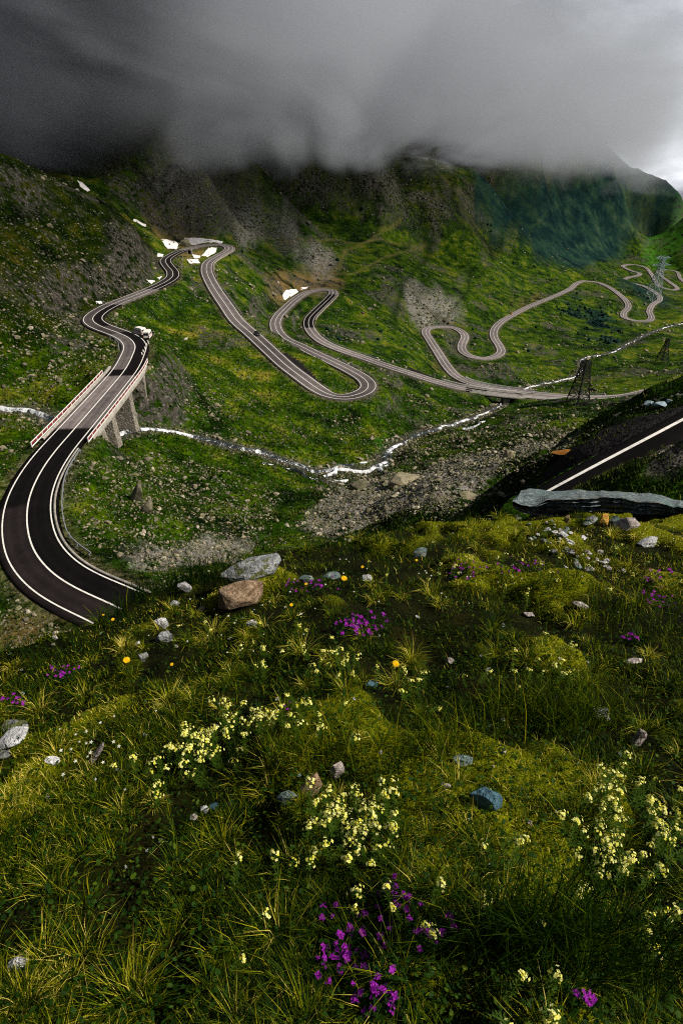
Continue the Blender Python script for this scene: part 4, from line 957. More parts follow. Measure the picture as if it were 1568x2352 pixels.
def van(label, loc, rz, group):
    root = link('camper_van', None, label=label, cat='van', group=group, loc=loc); root.rotation_euler.z = rz
    hull([(-2.6, .98, .90, .40, 2.0, 2.45), (-2.4, 1.02, .94, .30, 2.1, 2.6), (1.0, 1.02, .94, .30, 2.1, 2.6), (1.45, 1.02, .86, .30, 1.5, 2.35), (2.05, 1.0, .84, .30, 1.1, 1.3), (2.6, .92, .80, .38, .85, .95)], 'body', M_WHITE, root)
    MB().box(-.80, .80, -2.66, -2.60, 1.45, 2.1).build('window', M_GLASS, root)
    for s in (-1, 1):
        MB().box(min(s * 1.015, s * 1.045), max(s * 1.015, s * 1.045), -2.0, .9, 1.45, 1.95).build('window', M_GLASS, root)
        MB().box(min(s * 1.015, s * 1.04), max(s * 1.015, s * 1.04), -2.3, 1.6, .95, 1.15).build('stripe', M_LAMP_R, root)
        MB().box(s * .88 - .08, s * .88 + .08, -2.68, -2.58, .9, 1.35).build('tail_light', M_LAMP_R, root)
        MB().box(s * .7 - .16, s * .7 + .16, 2.52, 2.63, .6, .8).build('headlight', M_LAMP_W, root)
        MB().box(s * 1.16 - .1, s * 1.16 + .1, 1.5, 1.65, 1.2, 1.55).build('mirror', M_TRIM, root)
    me = bpy.data.meshes.new('windscreen'); me.from_pydata([(-.84, 1.50, 2.27), (.84, 1.50, 2.27), (.86, 2.10, 1.36), (-.86, 2.10, 1.36), (-.84, 1.53, 2.30), (.84, 1.53, 2.30), (.86, 2.13, 1.39), (-.86, 2.13, 1.39)], [], [(0, 3, 2, 1), (4, 5, 6, 7), (0, 1, 5, 4), (1, 2, 6, 5), (2, 3, 7, 6), (3, 0, 4, 7)]); me.materials.append(M_GLASS); link('windscreen', me, root)
    MB().box(-.95, .95, -2.7, -2.58, .42, .62).build('bumper', M_TRIM, root)
    wheel_set(root, (-1.55, 1.6), 1.0, .36)
    return root
for (u, v, rz, la) in ((322, 769, 0.9, 'left one of two white vans parked outside the bend beyond the bridge'), (341, 776, 0.1, 'right one of two white vans parked outside the bend beyond the bridge')):
    p = hit(u, v)[0]; van(la, (p[0], p[1], p[2] + 0.02), rz, 'parked white vans')
def on_road(C, u, v, off, label, col, flip=False, spec=0.5):
    i = frame_index(C, u, v); L = lateral(C)[i]; p = C[i]
    rz = math.atan2(-L[1], -L[0]) + math.pi if not flip else math.atan2(-L[1], -L[0])
    return car(label, plain('car_paint', col, 0.25, spec, var=0.05), (p[0] + L[0] * off, p[1] + L[1] * off, p[2] + 0.03), rz)
on_road(road_main, 584, 770, -1.7, 'black car driving on the long straight between the hairpins', (0.008, 0.008, 0.009))
on_road(road_lower, 1177, 723, -1.7, 'tiny orange car on the lower road before the long climb', (0.7, 0.22, 0.01))
p = hit(1481, 745)[0]
car('small blue car parked below the last visible bend', plain('blue_paint', (0.02, 0.05, 0.16), 0.25, 0.5), (p[0], p[1], p[2] + .05), 1.2)

# ------------------------------------------------------------------ lattice pylons
def pylon(u, v, height, base_w, top_w, mat, label, member, arms=True, rz=0.4):
    p = hit(u, v)[0]
    root = link('pylon', None, label=label, cat='pylon', loc=(p[0], p[1], p[2] - 0.3)); root.rotation_euler.z = rz
    lev = [0, .2, .37, .52, .64, .74, .82, .89, .95, 1.0]
    def corner(f, k):
        w = (base_w + (top_w - base_w) * min(1, f / 0.82)) / 2
        return Vector(((-1, 1, 1, -1)[k] * w, (-1, -1, 1, 1)[k] * w, f * height))
    for k in range(4): MB().bar(corner(0, k), corner(.82, k), member * 1.5).bar(corner(.82, k), corner(1, k), member * 1.2).build('leg', mat, root)
    for k in range(4):
        mb = MB(); j = (k + 1) % 4
        for a, b in zip(lev[:-1], lev[1:]):
            mb.bar(corner(a, k), corner(b, j), member * .8); mb.bar(corner(a, j), corner(b, k), member * .8); mb.bar(corner(b, k), corner(b, j), member * .8)
        mb.build('bracing', mat, root)
    if arms:
        for f, w in ((.82, .28), (.98, .22)):
            mb = MB()
            for s in (-1, 1):
                tip = Vector((s * w * height, 0, f * height))
                for dy in (-1, 1):
                    mb.bar((s * top_w / 2, dy * top_w / 2, f * height), tip, member); mb.bar((s * top_w / 2, dy * top_w / 2, (f + .05) * height), tip, member)
            mb.build('cross_arm', mat, root)
    return root
M_PYLON_D = plain('dark_steel', (0.010, 0.011, 0.010), 0.6, 0.3, 0.3); M_PYLON_S = plain('silver_steel', (0.20, 0.28, 0.30), 0.6, 0.4, 0.1)
pylon(1325, 926, 23, 8.5, 3.6, M_PYLON_D, 'dark steel lattice pylon standing in front of the stream', 0.3, False)
pylon(1518, 832, 20, 7.5, 2.2, M_PYLON_D, 'small dark lattice pylon near the right edge of the valley floor', 0.28, False, 0.2)
pylon(1496, 690, 62, 17, 5.5, M_PYLON_S, 'tall silver lattice pylon among the farthest road loops', 0.5, True, 0.3)
# ------------------------------------------------------------------ the meadow mound the camera stands on
def plane_z(x, y):
    z = -0.88 - np.where(y > 0, 0.385, 0.16) * y
    return z + np.where(x < 0, 0.13, -0.02) * x * np.clip((y + 0.6) / 2.0, 0, 1)
_sil = np.array([(-700,1700),(-200,1575),(0,1505),(100,1482),(200,1445),(260,1405),(320,1368),(480,1318),(600,1288),(700,1262),(800,1246),(900,1228),(1000,1212),(1100,1196),(1180,1190),(1300,1188),(1568,1180),(1800,1172),(2300,1150)], float)
_sr = []
for u, v in _sil:
    d = ray(u, v); lo, hi = 0.2, 12.0
    for _ in range(60):
        m = (lo + hi) / 2; p = d * m
        if p[2] > plane_z(p[0], p[1]): lo = m
        else: hi = m
    _sr.append((math.atan2(d[0], d[1]), math.hypot(d[0], d[1]) * lo))
_sr = np.array(_sr)
def fg_exact(x, y):
    x = np.asarray(x, float); y = np.asarray(y, float)
    th = np.arctan2(x, y); r = np.hypot(x, y)
    z = plane_z(x, y)
    z = z + fbm(x / 0.9, y / 0.9, 2, 111) * 0.05 * smooth(0.3, 1.5, r) + fbm(x / 0.28, y / 0.28, 3, 113) * 0.055 + fbm(x / 0.07, y / 0.07, 2, 117) * 0.009
    z = z + moss_at(x, y) * 0.065
    re = np.interp(th, _sr[:, 0], _sr[:, 1])
    d = np.maximum(0, r - re + 0.10 * fbm(th * 14, r * 0 + 3, 2, 119))
    return z - 0.9 * np.maximum(0, d) - 0.22 * np.minimum(d, 3) ** 2
def moss_at(x, y):
    return smooth(0.08, 0.36, fbm(x / 0.36 + 5.2, y / 0.36, 3, 121))
_ft = np.linspace(-math.pi, math.pi, 1300); _fl = np.linspace(math.log(0.05), math.log(13), 480)
_fa, _fb = np.meshgrid(_ft, np.exp(_fl), indexing='ij'); _fz = fg_exact(_fb * np.sin(_fa), _fb * np.cos(_fa))
def fg_z(x, y):
    x = np.asarray(x, float); y = np.asarray(y, float)
    return bilin(_fz, _ft, _fl, np.arctan2(x, y), np.log(np.maximum(np.hypot(x, y), 0.05)))
def fg_hit(u, v):
    """where lines of sight meet the mound, and whether they do"""
    u = np.atleast_1d(np.asarray(u, float)); v = np.atleast_1d(np.asarray(v, float)); d = ray(u, v)
    t_ = -0.95 / (d[:, 2] + 0.385 * d[:, 1]) if False else np.full(len(u), 0.9)
    for _ in range(40 if len(u) < 3000 else 26):
        p = d * t_[:, None]; t_ = t_ + 0.75 * (np.clip(fg_z(p[:, 0], p[:, 1]) / np.minimum(d[:, 2], -0.05), 0.2, 11) - t_)
    p = d * t_[:, None]; z = fg_z(p[:, 0], p[:, 1]); ok = np.abs(z - p[:, 2]) < 0.03
    p[:, 2] = z
    return p, ok
_ta = np.concatenate([np.linspace(-math.pi, -0.95, 60, endpoint=False), np.linspace(-0.95, 0.95, 420, endpoint=False), np.linspace(0.95, math.pi, 61)])
_ra = np.concatenate([[0.0], np.geomspace(0.05, 13, 330)])
A_, R_ = np.meshgrid(_ta, _ra, indexing='ij')
gx, gy = R_ * np.sin(A_), R_ * np.cos(A_)
gz = fg_exact(gx, gy)
ix = np.arange(gx.size).reshape(gx.shape)
Q = np.stack([ix[:-1, :-1], ix[1:, :-1], ix[1:, 1:], ix[:-1, 1:]], -1).reshape(-1, 4)
t = NT('meadow_soil'); n1 = t.noise(6, 4, 0.6); n2 = t.noise(45, 4, 0.7); n3 = t.noise(220, 3, 0.6)
c = t.ramp(n1, [(0.35, (0.003, 0.004, 0.001)), (0.6, (0.012, 0.013, 0.002)), (0.8, (0.025, 0.016, 0.005))])
mossc = t.ramp(n2, [(0.3, (0.045, 0.062, 0.001)), (0.7, (0.25, 0.27, 0.003))])
c = t.mix(t.math('MULTIPLY', t.attr('moss'), 0.85), c, mossc)
c = t.mix(1.0, c, t.ramp(n3, [(0.3, (0.45, 0.45, 0.4)), (0.7, (1.5, 1.5, 1.4))]), 'MULTIPLY')
M_SOIL = t.done(t.bsdf(c, 1.0, 0.05, normal=t.bump(n3, 0.9, 0.006, t.bump(n2, 0.9, 0.02))))
me = new_mesh('meadow_ground', np.stack([gx, gy, gz], -1).reshape(-1, 3), Q, M_SOIL, True); set_attr(me, 'moss', moss_at(gx, gy))
link('meadow_ground', me, kind='structure', label='mossy ground of the flowering meadow in front')

# --- stones lying in the meadow
def fgstone(name, lo, hi, lichen=None):
    t = NT(name); n1 = t.noise(14, 5, 0.7); n2 = t.noise(70, 4, 0.7); mp = t.new('ShaderNodeMapping'); t.put(mp.inputs[0], t.pos()); mp.inputs['Scale'].default_value = (6, 6, 60); mp.inputs['Rotation'].default_value = (0.3, 0.4, 0)
    n3 = t.noise(1.0, 4, 0.6, mp.outputs[0])
    c = t.ramp(t.math('ADD', t.math('MULTIPLY', n1, 0.6), t.math('MULTIPLY', n3, 0.4)), [(0.38, lo), (0.58, hi)])
    c = t.mix(1.0, c, t.ramp(n2, [(0.3, (0.4, 0.4, 0.4)), (0.7, (1.4, 1.4, 1.4))]), 'MULTIPLY')
    if lichen: c = t.mix(t.rng(t.noise(25, 3), 0.52, 0.62), c, lichen)
    return t.done(t.bsdf(c, 0.85, 0.25, normal=t.bump(n2, 0.9, 0.012, t.bump(n1, 0.9, 0.03, t.bump(n3, 0.8, 0.02)))))
S_WHITE = fgstone('pale_stone', (0.26, 0.26, 0.28), (0.66, 0.67, 0.72)); S_GREY = fgstone('grey_stone', (0.10, 0.11, 0.12), (0.34, 0.36, 0.39), (0.09, 0.10, 0.035))
S_BROWN = fgstone('brown_stone', (0.085, 0.045, 0.020), (0.30, 0.215, 0.145)); S_TEAL = fgstone('teal_stone', (0.04, 0.07, 0.075), (0.16, 0.23, 0.24), (0.22, 0.25, 0.22))
S_BLUE = fgstone('blue_stone_near', (0.035, 0.085, 0.13), (0.10, 0.22, 0.30)); S_TAN = fgstone('tan_stone', (0.16, 0.10, 0.055), (0.46, 0.34, 0.22)); S_ORANGE = fgstone('orange_stone', (0.55, 0.26, 0.04), (0.75, 0.42, 0.09))
S_PINK = fgstone('pinkish_stone', (0.20, 0.17, 0.17), (0.52, 0.46, 0.46))
stone_discs = []
def stone(u, v, w, h, mat, label, seed, rz=0.0, tilt=0.0, depth=0.8, cuts=9, name='stone', sink=0.18, group=None, sub=3):
    p, _ = fg_hit(u, v + h * 0.35); p = p[0]; k = float(np.linalg.norm(p)) / F
    o = link(name, rock_mesh(name, seed, mat, sub, 0.09, 1.0, cuts), label=label, cat='stone', group=group, loc=(p[0], p[1], p[2] + h * k * (0.5 - sink)))
    o.scale = (w * k / 2 * 1.22, w * k / 2 * depth, h * k / 2 * 1.28); o.rotation_euler = (0, tilt, rz)
    stone_discs.append((p[0], p[1], w * k * 0.5)); return o
stone(552, 1362, 104, 58, S_BROWN, 'large brown rock half sunk in the grass at the meadow edge', 401, 0.3)
stone(578, 1306, 126, 46, S_GREY, 'long grey lichened rock behind the large brown one', 452, 0.3, -0.22, 0.6, 16)
stone(424, 1347, 36, 28, S_WHITE, 'white pointed stone left of the large brown rock', 403, 0.2, 0.2, cuts=5)
stone(374, 1430, 30, 28, S_WHITE, 'white stone on top of the little pair at the meadow edge', 404)
stone(378, 1462, 34, 30, S_GREY, 'bluish grey stone under the white one at the meadow edge', 405)
stone(402, 1386, 20, 13, S_WHITE, 'small flat white stone above the little pair', 406); stone(463, 1399, 17, 18, S_PINK, 'small pinkish stone just left of the brown rock', 407)
stone(577, 1433, 27, 14, S_WHITE, 'small white stone below the large brown rock', 408, 0.4); stone(843, 1327, 24, 20, S_WHITE, 'pale stone among flowers near the meadow crest', 409)
stone(705, 1328, 32, 13, S_TEAL, 'flat grey green stone right of the lichened rock', 410); stone(762, 1322, 40, 14, S_TEAL, 'second flat grey green stone at the crest', 411); stone(965, 1268, 32, 24, S_TEAL, 'teal stone at the crest in the middle of the meadow', 412)
stone(1440, 1203, 44, 28, S_PINK, 'pale rounded stone under the big slab', 413); stone(1382, 1197, 20, 34, S_ORANGE, 'orange pointed stone standing under the big slab', 414, 0, 0.05, 0.9, 5, sink=0.05)
stone(1407, 1199, 25, 28, S_TEAL, 'grey green stone right of the orange pointed one', 415); stone(1355, 1194, 22, 22, S_GREY, 'dark grey stone left of the orange pointed one', 416); stone(1300, 1193, 13, 22, S_TAN, 'upright tan stone at the left under the big slab', 417)
stone(1486, 1244, 42, 14, S_WHITE, 'flat pale stone in the grass at the right below the slab', 418, 0.3, -0.2); stone(1461, 1690, 27, 50, S_PINK, 'upright speckled grey stone above the right flower clump', 419)
stone(1112, 1832, 64, 46, S_BLUE, 'blue rock in the dark gap between two flower clumps', 420); stone(1062, 1746, 46, 24, S_TEAL, 'flat teal stone behind the blue rock', 421); stone(714, 1802, 42, 66, S_TAN, 'long tan stone lying above the middle flower clump', 422, 0.5, 0.5)
stone(776, 1766, 32, 46, S_PINK, 'pinkish grey stone right of the long tan one', 423); stone(662, 1832, 40, 34, S_TEAL, 'grey green stone left of the long tan one', 424); stone(32, 1694, 62, 18, S_WHITE, 'pale flat stone at the left edge of the meadow', 425, 0.2, -0.3)
stone(34, 1668, 52, 15, S_GREY, 'dark flat stone behind the pale one at the left edge', 426); stone(122, 1746, 26, 19, S_WHITE, 'small bluish white stone right of the pale flat one', 427); stone(12, 1734, 36, 16, S_GREY, 'grey stone cut by the left edge of the picture', 428)
stone(226, 1726, 16, 62, S_PINK, 'thin splinter of rock leaning left of the flower clump', 429, 0.2, 0.6); stone(470, 1856, 16, 26, S_WHITE, 'small white stone in the dark hollow left of centre', 430, 0, 0.4); stone(494, 1850, 20, 20, S_BLUE, 'small blue stone in the dark hollow left of centre', 431)
stone(446, 1876, 14, 20, S_PINK, 'small pink stone in the dark hollow left of centre', 432); stone(44, 2214, 36, 26, S_WHITE, 'bluish white stone low at the left edge', 433, 0.2, -0.6); stone(1031, 1517, 22, 15, S_PINK, 'small pale stone in mid meadow right of the purple flowers', 434)
stone(852, 1570, 26, 13, S_BLUE, 'flat blue stone in mid meadow', 435); stone(1455, 1518, 36, 10, S_PINK, 'flat pale splinter at the right in mid meadow', 436, 0.05, 0, 0.4); stone(1271, 1600, 9, 20, S_PINK, 'tiny upright stone in mid meadow grass', 437)
stone(1152, 1652, 9, 24, S_WHITE, 'tiny white splinter stone behind the teal one', 438); stone(1330, 1390, 34, 16, S_PINK, 'pale stone below the strip of white pebbles', 439); stone(1210, 1412, 26, 12, S_PINK, 'small pale stone in the grass right of centre', 440)
stone(1022, 1802, 22, 9, S_PINK, 'small pinkish stone left of the blue rock', 441); stone(330, 1508, 22, 26, S_GREY, 'grey stone behind grass at the left of the meadow', 442); stone(1380, 1640, 40, 20, S_GREY, 'grey flat stone in the grass at the right', 443)
prg = np.random.default_rng(44)
PEB = [rock_mesh('pebble', 500 + k, (S_WHITE, S_WHITE, S_PINK, S_TEAL)[k], 2, 0.1, 0.8, 7) for k in range(4)]
for k in range(64):
    f = prg.random(); u = 1235 + 150 * f + prg.normal(0, 26); v = 1202 + 110 * f + prg.normal(0, 12)
    p, okk = fg_hit(u, v); p = p[0]; s = prg.uniform(3.5, 10.5) * np.linalg.norm(p) / F
    o = link('pebble', PEB[k % 4], label='white pebble in the stony strip running down from the big slab', cat='pebble', group='pebbles below the slab', loc=(p[0], p[1], p[2] + s * 0.35))
    o.scale = (s * 1.15, s * 0.85, s * 0.6); o.rotation_euler = (prg.uniform(-.3, .3), prg.uniform(-.3, .3), prg.uniform(0, 6))
for k in range(60):
    u, v = prg.uniform(0, 1568), prg.uniform(1400, 2000)
    p, okk = fg_hit(u, v); p = p[0]; s = prg.uniform(3, 7.5) * np.linalg.norm(p) / F
    o = link('pebble', PEB[k % 4], label='small pebble half hidden in the meadow grass', cat='pebble', group='pebbles in the grass', loc=(p[0], p[1], p[2] + s * 0.5))
    o.scale = (s * 1.2, s * 0.85, s * 0.7); o.rotation_euler = (prg.uniform(-.5, .5), prg.uniform(-.5, .5), prg.uniform(0, 6))

# --- the big slab at the crest
SLAB = [ # u, top back v, top front v, bottom v
 (1176,1140,1150,1162),(1186,1126,1154,1170),(1204,1122,1160,1174),(1228,1122,1160,1178),(1252,1125,1149,1182),(1285,1125,1146,1184),(1316,1121,1144,1187),(1345,1124,1143,1189),(1380,1126,1140,1190),(1426,1129,1139,1192),(1466,1132,1149,1194),(1511,1140,1152,1196),
 (1568,1154,1168,1198),(1640,1166,1182,1202),(1720,1180,1196,1206),(1770,1196,1204,1210)]
base_p, _ = fg_hit(1400, 1194); dep0 = base_p[0][1] * math.cos(PITCH) - base_p[0][2] * math.sin(PITCH)
rows = []; srg = np.random.default_rng(9)
US = np.arange(1176, 1772, 5.0); SL = np.array(SLAB, float)
def broken(step, amp):
    xs = [1170.0]
    while xs[-1] < 1780: xs += [xs[-1] + srg.uniform(0.4, 1.6) * step, xs[-1] + srg.uniform(0.4, 1.6) * step + 1.5]
    return np.interp(US, sorted(xs), srg.uniform(-amp, amp, len(xs)))
jag = broken(55, 4.5) + broken(18, 2.0); jag2 = broken(48, 5.5) + broken(14, 2.5)
LAY = ((.06, -.03), (.08, .02), (.24, .0), (.26, .06), (.45, .04), (.47, .11), (.68, .09), (.70, .15), (1.0, .22))
lay = [(broken(50, 2.5), broken(26, 0.05)) for q in range(len(LAY))]
for k, u in enumerate(US):
    a, b, c_ = (np.interp(u, SL[:, 0], SL[:, q]) for q in (1, 2, 3))
    a += jag[k] * 0.7; b += jag2[k] * 0.6
    D0 = dep0 + (u - 1400) * 0.0004; row = [ray(u + 10, a) * (D0 + 0.42), ray(u + 4, a + (b - a) * 0.5) * (D0 + 0.18), ray(u, b) * (D0 - 0.03)]
    for q, (f, dd) in enumerate(LAY): row.append(ray(u, b + (c_ - b) * f + lay[q][0][k] * min(f, 0.6)) * (D0 + dd + lay[q][1][k] * f))
    row.append(ray(u + 6, c_ + 6) * (D0 + 0.42)); rows.append(row)
V = np.array(rows); n, m = V.shape[:2]; ix = np.arange(n * m).reshape(n, m)
Fc = [(ix[i, j], ix[i, (j + 1) % m], ix[i + 1, (j + 1) % m], ix[i + 1, j]) for i in range(n - 1) for j in range(m)] + [tuple(ix[0])[::-1], tuple(ix[-1])]
me = bpy.data.meshes.new('slab'); me.from_pydata([tuple(map(float, p)) for p in V.reshape(-1, 3)], [], [tuple(int(q) for q in f) for f in Fc])
bm = bmesh.new(); bm.from_mesh(me); bmesh.ops.recalc_face_normals(bm, faces=bm.faces); bm.to_mesh(me); bm.free()
t = NT('slab_rock'); mp = t.new('ShaderNodeMapping'); t.put(mp.inputs[0], t.pos()); mp.inputs['Scale'].default_value = (3, 3, 45); mp.inputs['Rotation'].default_value = (0.1, 0.08, 0)
n3 = t.noise(1.0, 5, 0.65, mp.outputs[0]); n2 = t.noise(40, 4, 0.7); n4 = t.noise(5, 3)
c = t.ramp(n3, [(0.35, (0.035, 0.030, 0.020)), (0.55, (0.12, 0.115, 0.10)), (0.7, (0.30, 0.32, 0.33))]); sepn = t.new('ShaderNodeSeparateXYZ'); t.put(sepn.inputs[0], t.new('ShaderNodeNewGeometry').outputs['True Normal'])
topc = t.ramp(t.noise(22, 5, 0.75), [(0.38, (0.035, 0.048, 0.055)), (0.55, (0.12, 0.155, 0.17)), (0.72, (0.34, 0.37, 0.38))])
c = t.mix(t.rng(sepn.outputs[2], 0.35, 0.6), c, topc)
c = t.mix(t.rng(n4, 0.55, 0.68, 0, 0.6), c, (0.08, 0.14, 0.15)); c = t.mix(1.0, c, t.ramp(n2, [(0.3, (0.5, 0.5, 0.5)), (0.7, (1.4, 1.4, 1.4))]), 'MULTIPLY')
me.materials.append(t.done(t.bsdf(c, 0.85, 0.25, normal=t.bump(n3, 0.9, 0.03, t.bump(n2, 0.6, 0.01)))))
link('slab', me, label='big flat slab of layered rock lying on the crest at the right', cat='slab')
# ------------------------------------------------------------------ grass of the meadow
def leaf_material(name, stops, trans=0.35, rough=0.6):
    t = NT(name); c = t.ramp(t.attr('tint'), stops)
    a = t.bsdf(c, rough, 0.06); b = t.new('ShaderNodeBsdfTranslucent'); t.put(b.inputs[0], c)
    mx = t.new('ShaderNodeMixShader'); mx.inputs[0].default_value = trans; t.l.new(a, mx.inputs[1]); t.l.new(b.outputs[0], mx.inputs[2])
    return t.done(mx.outputs[0])
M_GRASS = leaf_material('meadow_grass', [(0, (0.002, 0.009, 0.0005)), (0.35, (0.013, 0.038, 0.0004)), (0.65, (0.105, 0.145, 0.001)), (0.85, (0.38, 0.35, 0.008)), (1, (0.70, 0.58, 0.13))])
M_LEAF = leaf_material('broad_leaf', [(0, (0.005, 0.018, 0.002)), (0.6, (0.018, 0.052, 0.004)), (1, (0.08, 0.12, 0.006))], 0.25)

def blades(P, az, length, width, lean, curl, tint):
    n = len(P)
    d = np.stack([np.cos(az), np.sin(az), np.zeros(n)], -1); s = np.stack([-np.sin(az), np.cos(az), np.zeros(n)], -1); up = np.array([0, 0, 1.0])
    l, w = length[:, None], width[:, None]
    a1 = lean[:, None]; a2 = (lean + curl)[:, None]
    m1 = P + (d * np.sin(a1) + up * np.cos(a1)) * l * 0.5
    tip = m1 + (d * np.sin(a2) + up * np.cos(a2)) * l * 0.5
    V = np.stack([P + s * w * 0.5, P - s * w * 0.5, m1 + s * w * 0.38, m1 - s * w * 0.38, tip], 1)
    f = np.array([[0, 1, 2], [1, 3, 2], [2, 3, 4]])
    Fc = f[None] + (np.arange(n) * 5)[:, None, None]
    return V.reshape(-1, 3), Fc.reshape(-1, 3), np.repeat(tint, 5)
class Pile:
    def __init__(s): s.V = []; s.F = []; s.T = []; s.n = 0
    def add(s, V, Fc, T): s.V.append(V); s.F.append(Fc + s.n); s.T.append(T); s.n += len(V)
    def mesh(s, name, mat):
        me = new_mesh(name, np.concatenate(s.V), np.concatenate(s.F), mat); set_attr(me, 'tint', np.concatenate(s.T)); return me
sd = np.array(stone_discs)
def off_stones(P, f=0.8):
    d = np.hypot(P[:, None, 0] - sd[None, :, 0], P[:, None, 1] - sd[None, :, 1]) < sd[None, :, 2] * f
    return ~d.any(1)
gr = np.random.default_rng(55)
def meadow_points(n, vmin=1175, vmax=2520, umin=-260, umax=1830):
    u = gr.uniform(umin, umax, n); v = vmin + (vmax - vmin) * gr.random(n) ** 1.25
    p, ok = fg_hit(u, v); ok &= np.hypot(p[:, 0], p[:, 1]) < np.interp(np.arctan2(p[:, 0], p[:, 1]), _sr[:, 0], _sr[:, 1]) + 0.9
    ok &= off_stones(p)
    return p[ok], u[ok], v[ok]
pile = Pile()
P, u, v = meadow_points(230000)
n = len(P); dist = np.linalg.norm(P, axis=1)
patch = fbm(P[:, 0] / 0.35, P[:, 1] / 0.35, 3, 141); dryp = fbm(P[:, 0] / 0.8 + 3, P[:, 1] / 0.8, 2, 143)
gap = smooth(0.06, -0.30, fbm(P[:, 0] / 0.13, P[:, 1] / 0.13, 3, 147)) * (1 - 0.7 * moss_at(P[:, 0], P[:, 1]))
L = (1 - 0.75 * gap) * (0.013 + 0.026 * smooth(-0.5, 0.6, patch)) * gr.uniform(0.5, 1.6, n) * np.interp(dist, [0.8, 2, 4], [0.8, 1.0, 1.25]) * (1 - 0.55 * moss_at(P[:, 0], P[:, 1]))
W = np.maximum(0.0010, 1.1 * dist / F) * gr.uniform(0.7, 1.3, n)
T = np.clip(0.36 - 0.25 * gap - 0.16 * smooth(1850, 2300, v) * smooth(500, 1000, u) + 0.24 * dryp + 0.24 * gr.standard_normal(n) + 0.30 * moss_at(P[:, 0], P[:, 1]) + 0.12 * smooth(1700, 1250, v) , 0, 1)  # lower right: darker plants, with the frame's edge shading put into the tint
_k = gr.random(n) > 0.75 * gap
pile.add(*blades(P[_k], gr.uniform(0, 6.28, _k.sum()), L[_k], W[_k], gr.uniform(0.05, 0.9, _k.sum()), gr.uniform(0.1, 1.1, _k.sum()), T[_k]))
# tussocks
TP, tu, tv = meadow_points(520, 1190)
for k in range(len(TP)):
    c = TP[k]; ds_ = float(np.linalg.norm(c)); nb = int(gr.integers(45, 120)); rad = gr.uniform(0.008, 0.03)
    a = gr.uniform(0, 6.28, nb); q = gr.random(nb) ** 0.6
    b = np.stack([c[0] + np.cos(a) * rad * q, c[1] + np.sin(a) * rad * q, np.zeros(nb)], -1); b[:, 2] = fg_z(b[:, 0], b[:, 1]) - 0.004
    hh = gr.uniform(0.035, 0.10) * np.interp(ds_, [0.8, 2, 4], [0.85, 1.0, 1.2])
    dry = np.clip(gr.normal(0.48, 0.17) + 0.08 * (tu[k] < 800), 0.1, 0.8)
    pile.add(*blades(b, a + gr.normal(0, 0.5, nb), hh * gr.uniform(0.5, 1.25, nb), np.maximum(0.0011, 1.0 * ds_ / F) * gr.uniform(0.7, 1.3, nb), q * 0.75 + gr.uniform(0, 0.25, nb), gr.uniform(0.15, 1.5, nb), np.clip(dry + 0.22 * gr.standard_normal(nb), 0, 1)))
# tall tufts along the left edge of the crest and in the lower right
for (u0, v0, s, nb, hh, ti) in ((430,1325,60,700,0.16,0.12),(360,1345,40,400,0.15,0.1),(300,1372,30,260,0.13,0.12),(250,1410,30,240,0.11,0.2),(1200,1170,30,160,0.10,0.2),(1080,1190,40,260,0.09,0.2),(820,1235,60,380,0.09,0.25),(60,1500,90,500,0.10,0.25),
                                (1300,2180,120,420,0.17,0.25),(1180,2160,90,300,0.15,0.25),(1420,2240,110,300,0.15,0.2),(1230,1640,70,500,0.14,0.45),(1330,1660,60,300,0.13,0.4),(1010,1720,60,300,0.11,0.5),(700,1740,60,300,0.10,0.55),(1300,1350,90,300,0.11,0.5),(1450,1420,90,300,0.10,0.45)):
    p, ok = fg_hit(gr.normal(u0, s, nb), v0 + gr.normal(0, s * 0.35, nb)); p = p[ok]; nb = len(p); ds_ = np.linalg.norm(p, axis=1)
    pile.add(*blades(p, gr.uniform(0, 6.28, nb), hh * gr.uniform(0.5, 1.3, nb), np.maximum(0.0015, 1.3 * ds_ / F), gr.uniform(0.05, 0.45, nb), gr.uniform(0.1, 1.0, nb), np.clip(ti + 0.15 * gr.standard_normal(nb), 0, 1)))
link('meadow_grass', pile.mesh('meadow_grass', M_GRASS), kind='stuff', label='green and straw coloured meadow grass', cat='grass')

# small broad leaves and moss sprigs between the grass
P, u, v = meadow_points(16000)
n = len(P); dist = np.linalg.norm(P, axis=1); lv = Pile()
L = gr.uniform(0.005, 0.012, n) * np.interp(dist, [0.8, 3], [1, 1.5]); az = gr.uniform(0, 6.28, n); el = gr.uniform(-0.1, 1.0, n); lift = gr.uniform(0.0, 0.035, n)
d = np.stack([np.cos(az) * np.cos(el), np.sin(az) * np.cos(el), np.sin(el)], -1); s = np.stack([-np.sin(az), np.cos(az), gr.normal(0, 0.3, n)], -1)
B = P + np.array([0, 0, 1.0]) * lift[:, None]; l = L[:, None]; w = l * gr.uniform(0.16, 0.34, n)[:, None]
V = np.stack([B, B + d * l * 0.35 + s * w, B + d * l * 0.35 - s * w, B + d * l * 0.75 + s * w * 0.8 - np.array([0, 0, .1]) * l, B + d * l * 0.75 - s * w * 0.8 - np.array([0, 0, .1]) * l, B + d * l - np.array([0, 0, .25]) * l], 1)
f = np.array([[0, 2, 1], [1, 2, 4], [1, 4, 3], [3, 4, 5]]); Fc = (f[None] + (np.arange(n) * 6)[:, None, None]).reshape(-1, 3)
lv.add(V.reshape(-1, 3), Fc, np.repeat(gr.beta(1.6, 2.2, n), 6))
link('leafy_undergrowth', lv.mesh('leafy_undergrowth', M_LEAF), kind='stuff', label='small broad leaves between the meadow grass', cat='leaves')

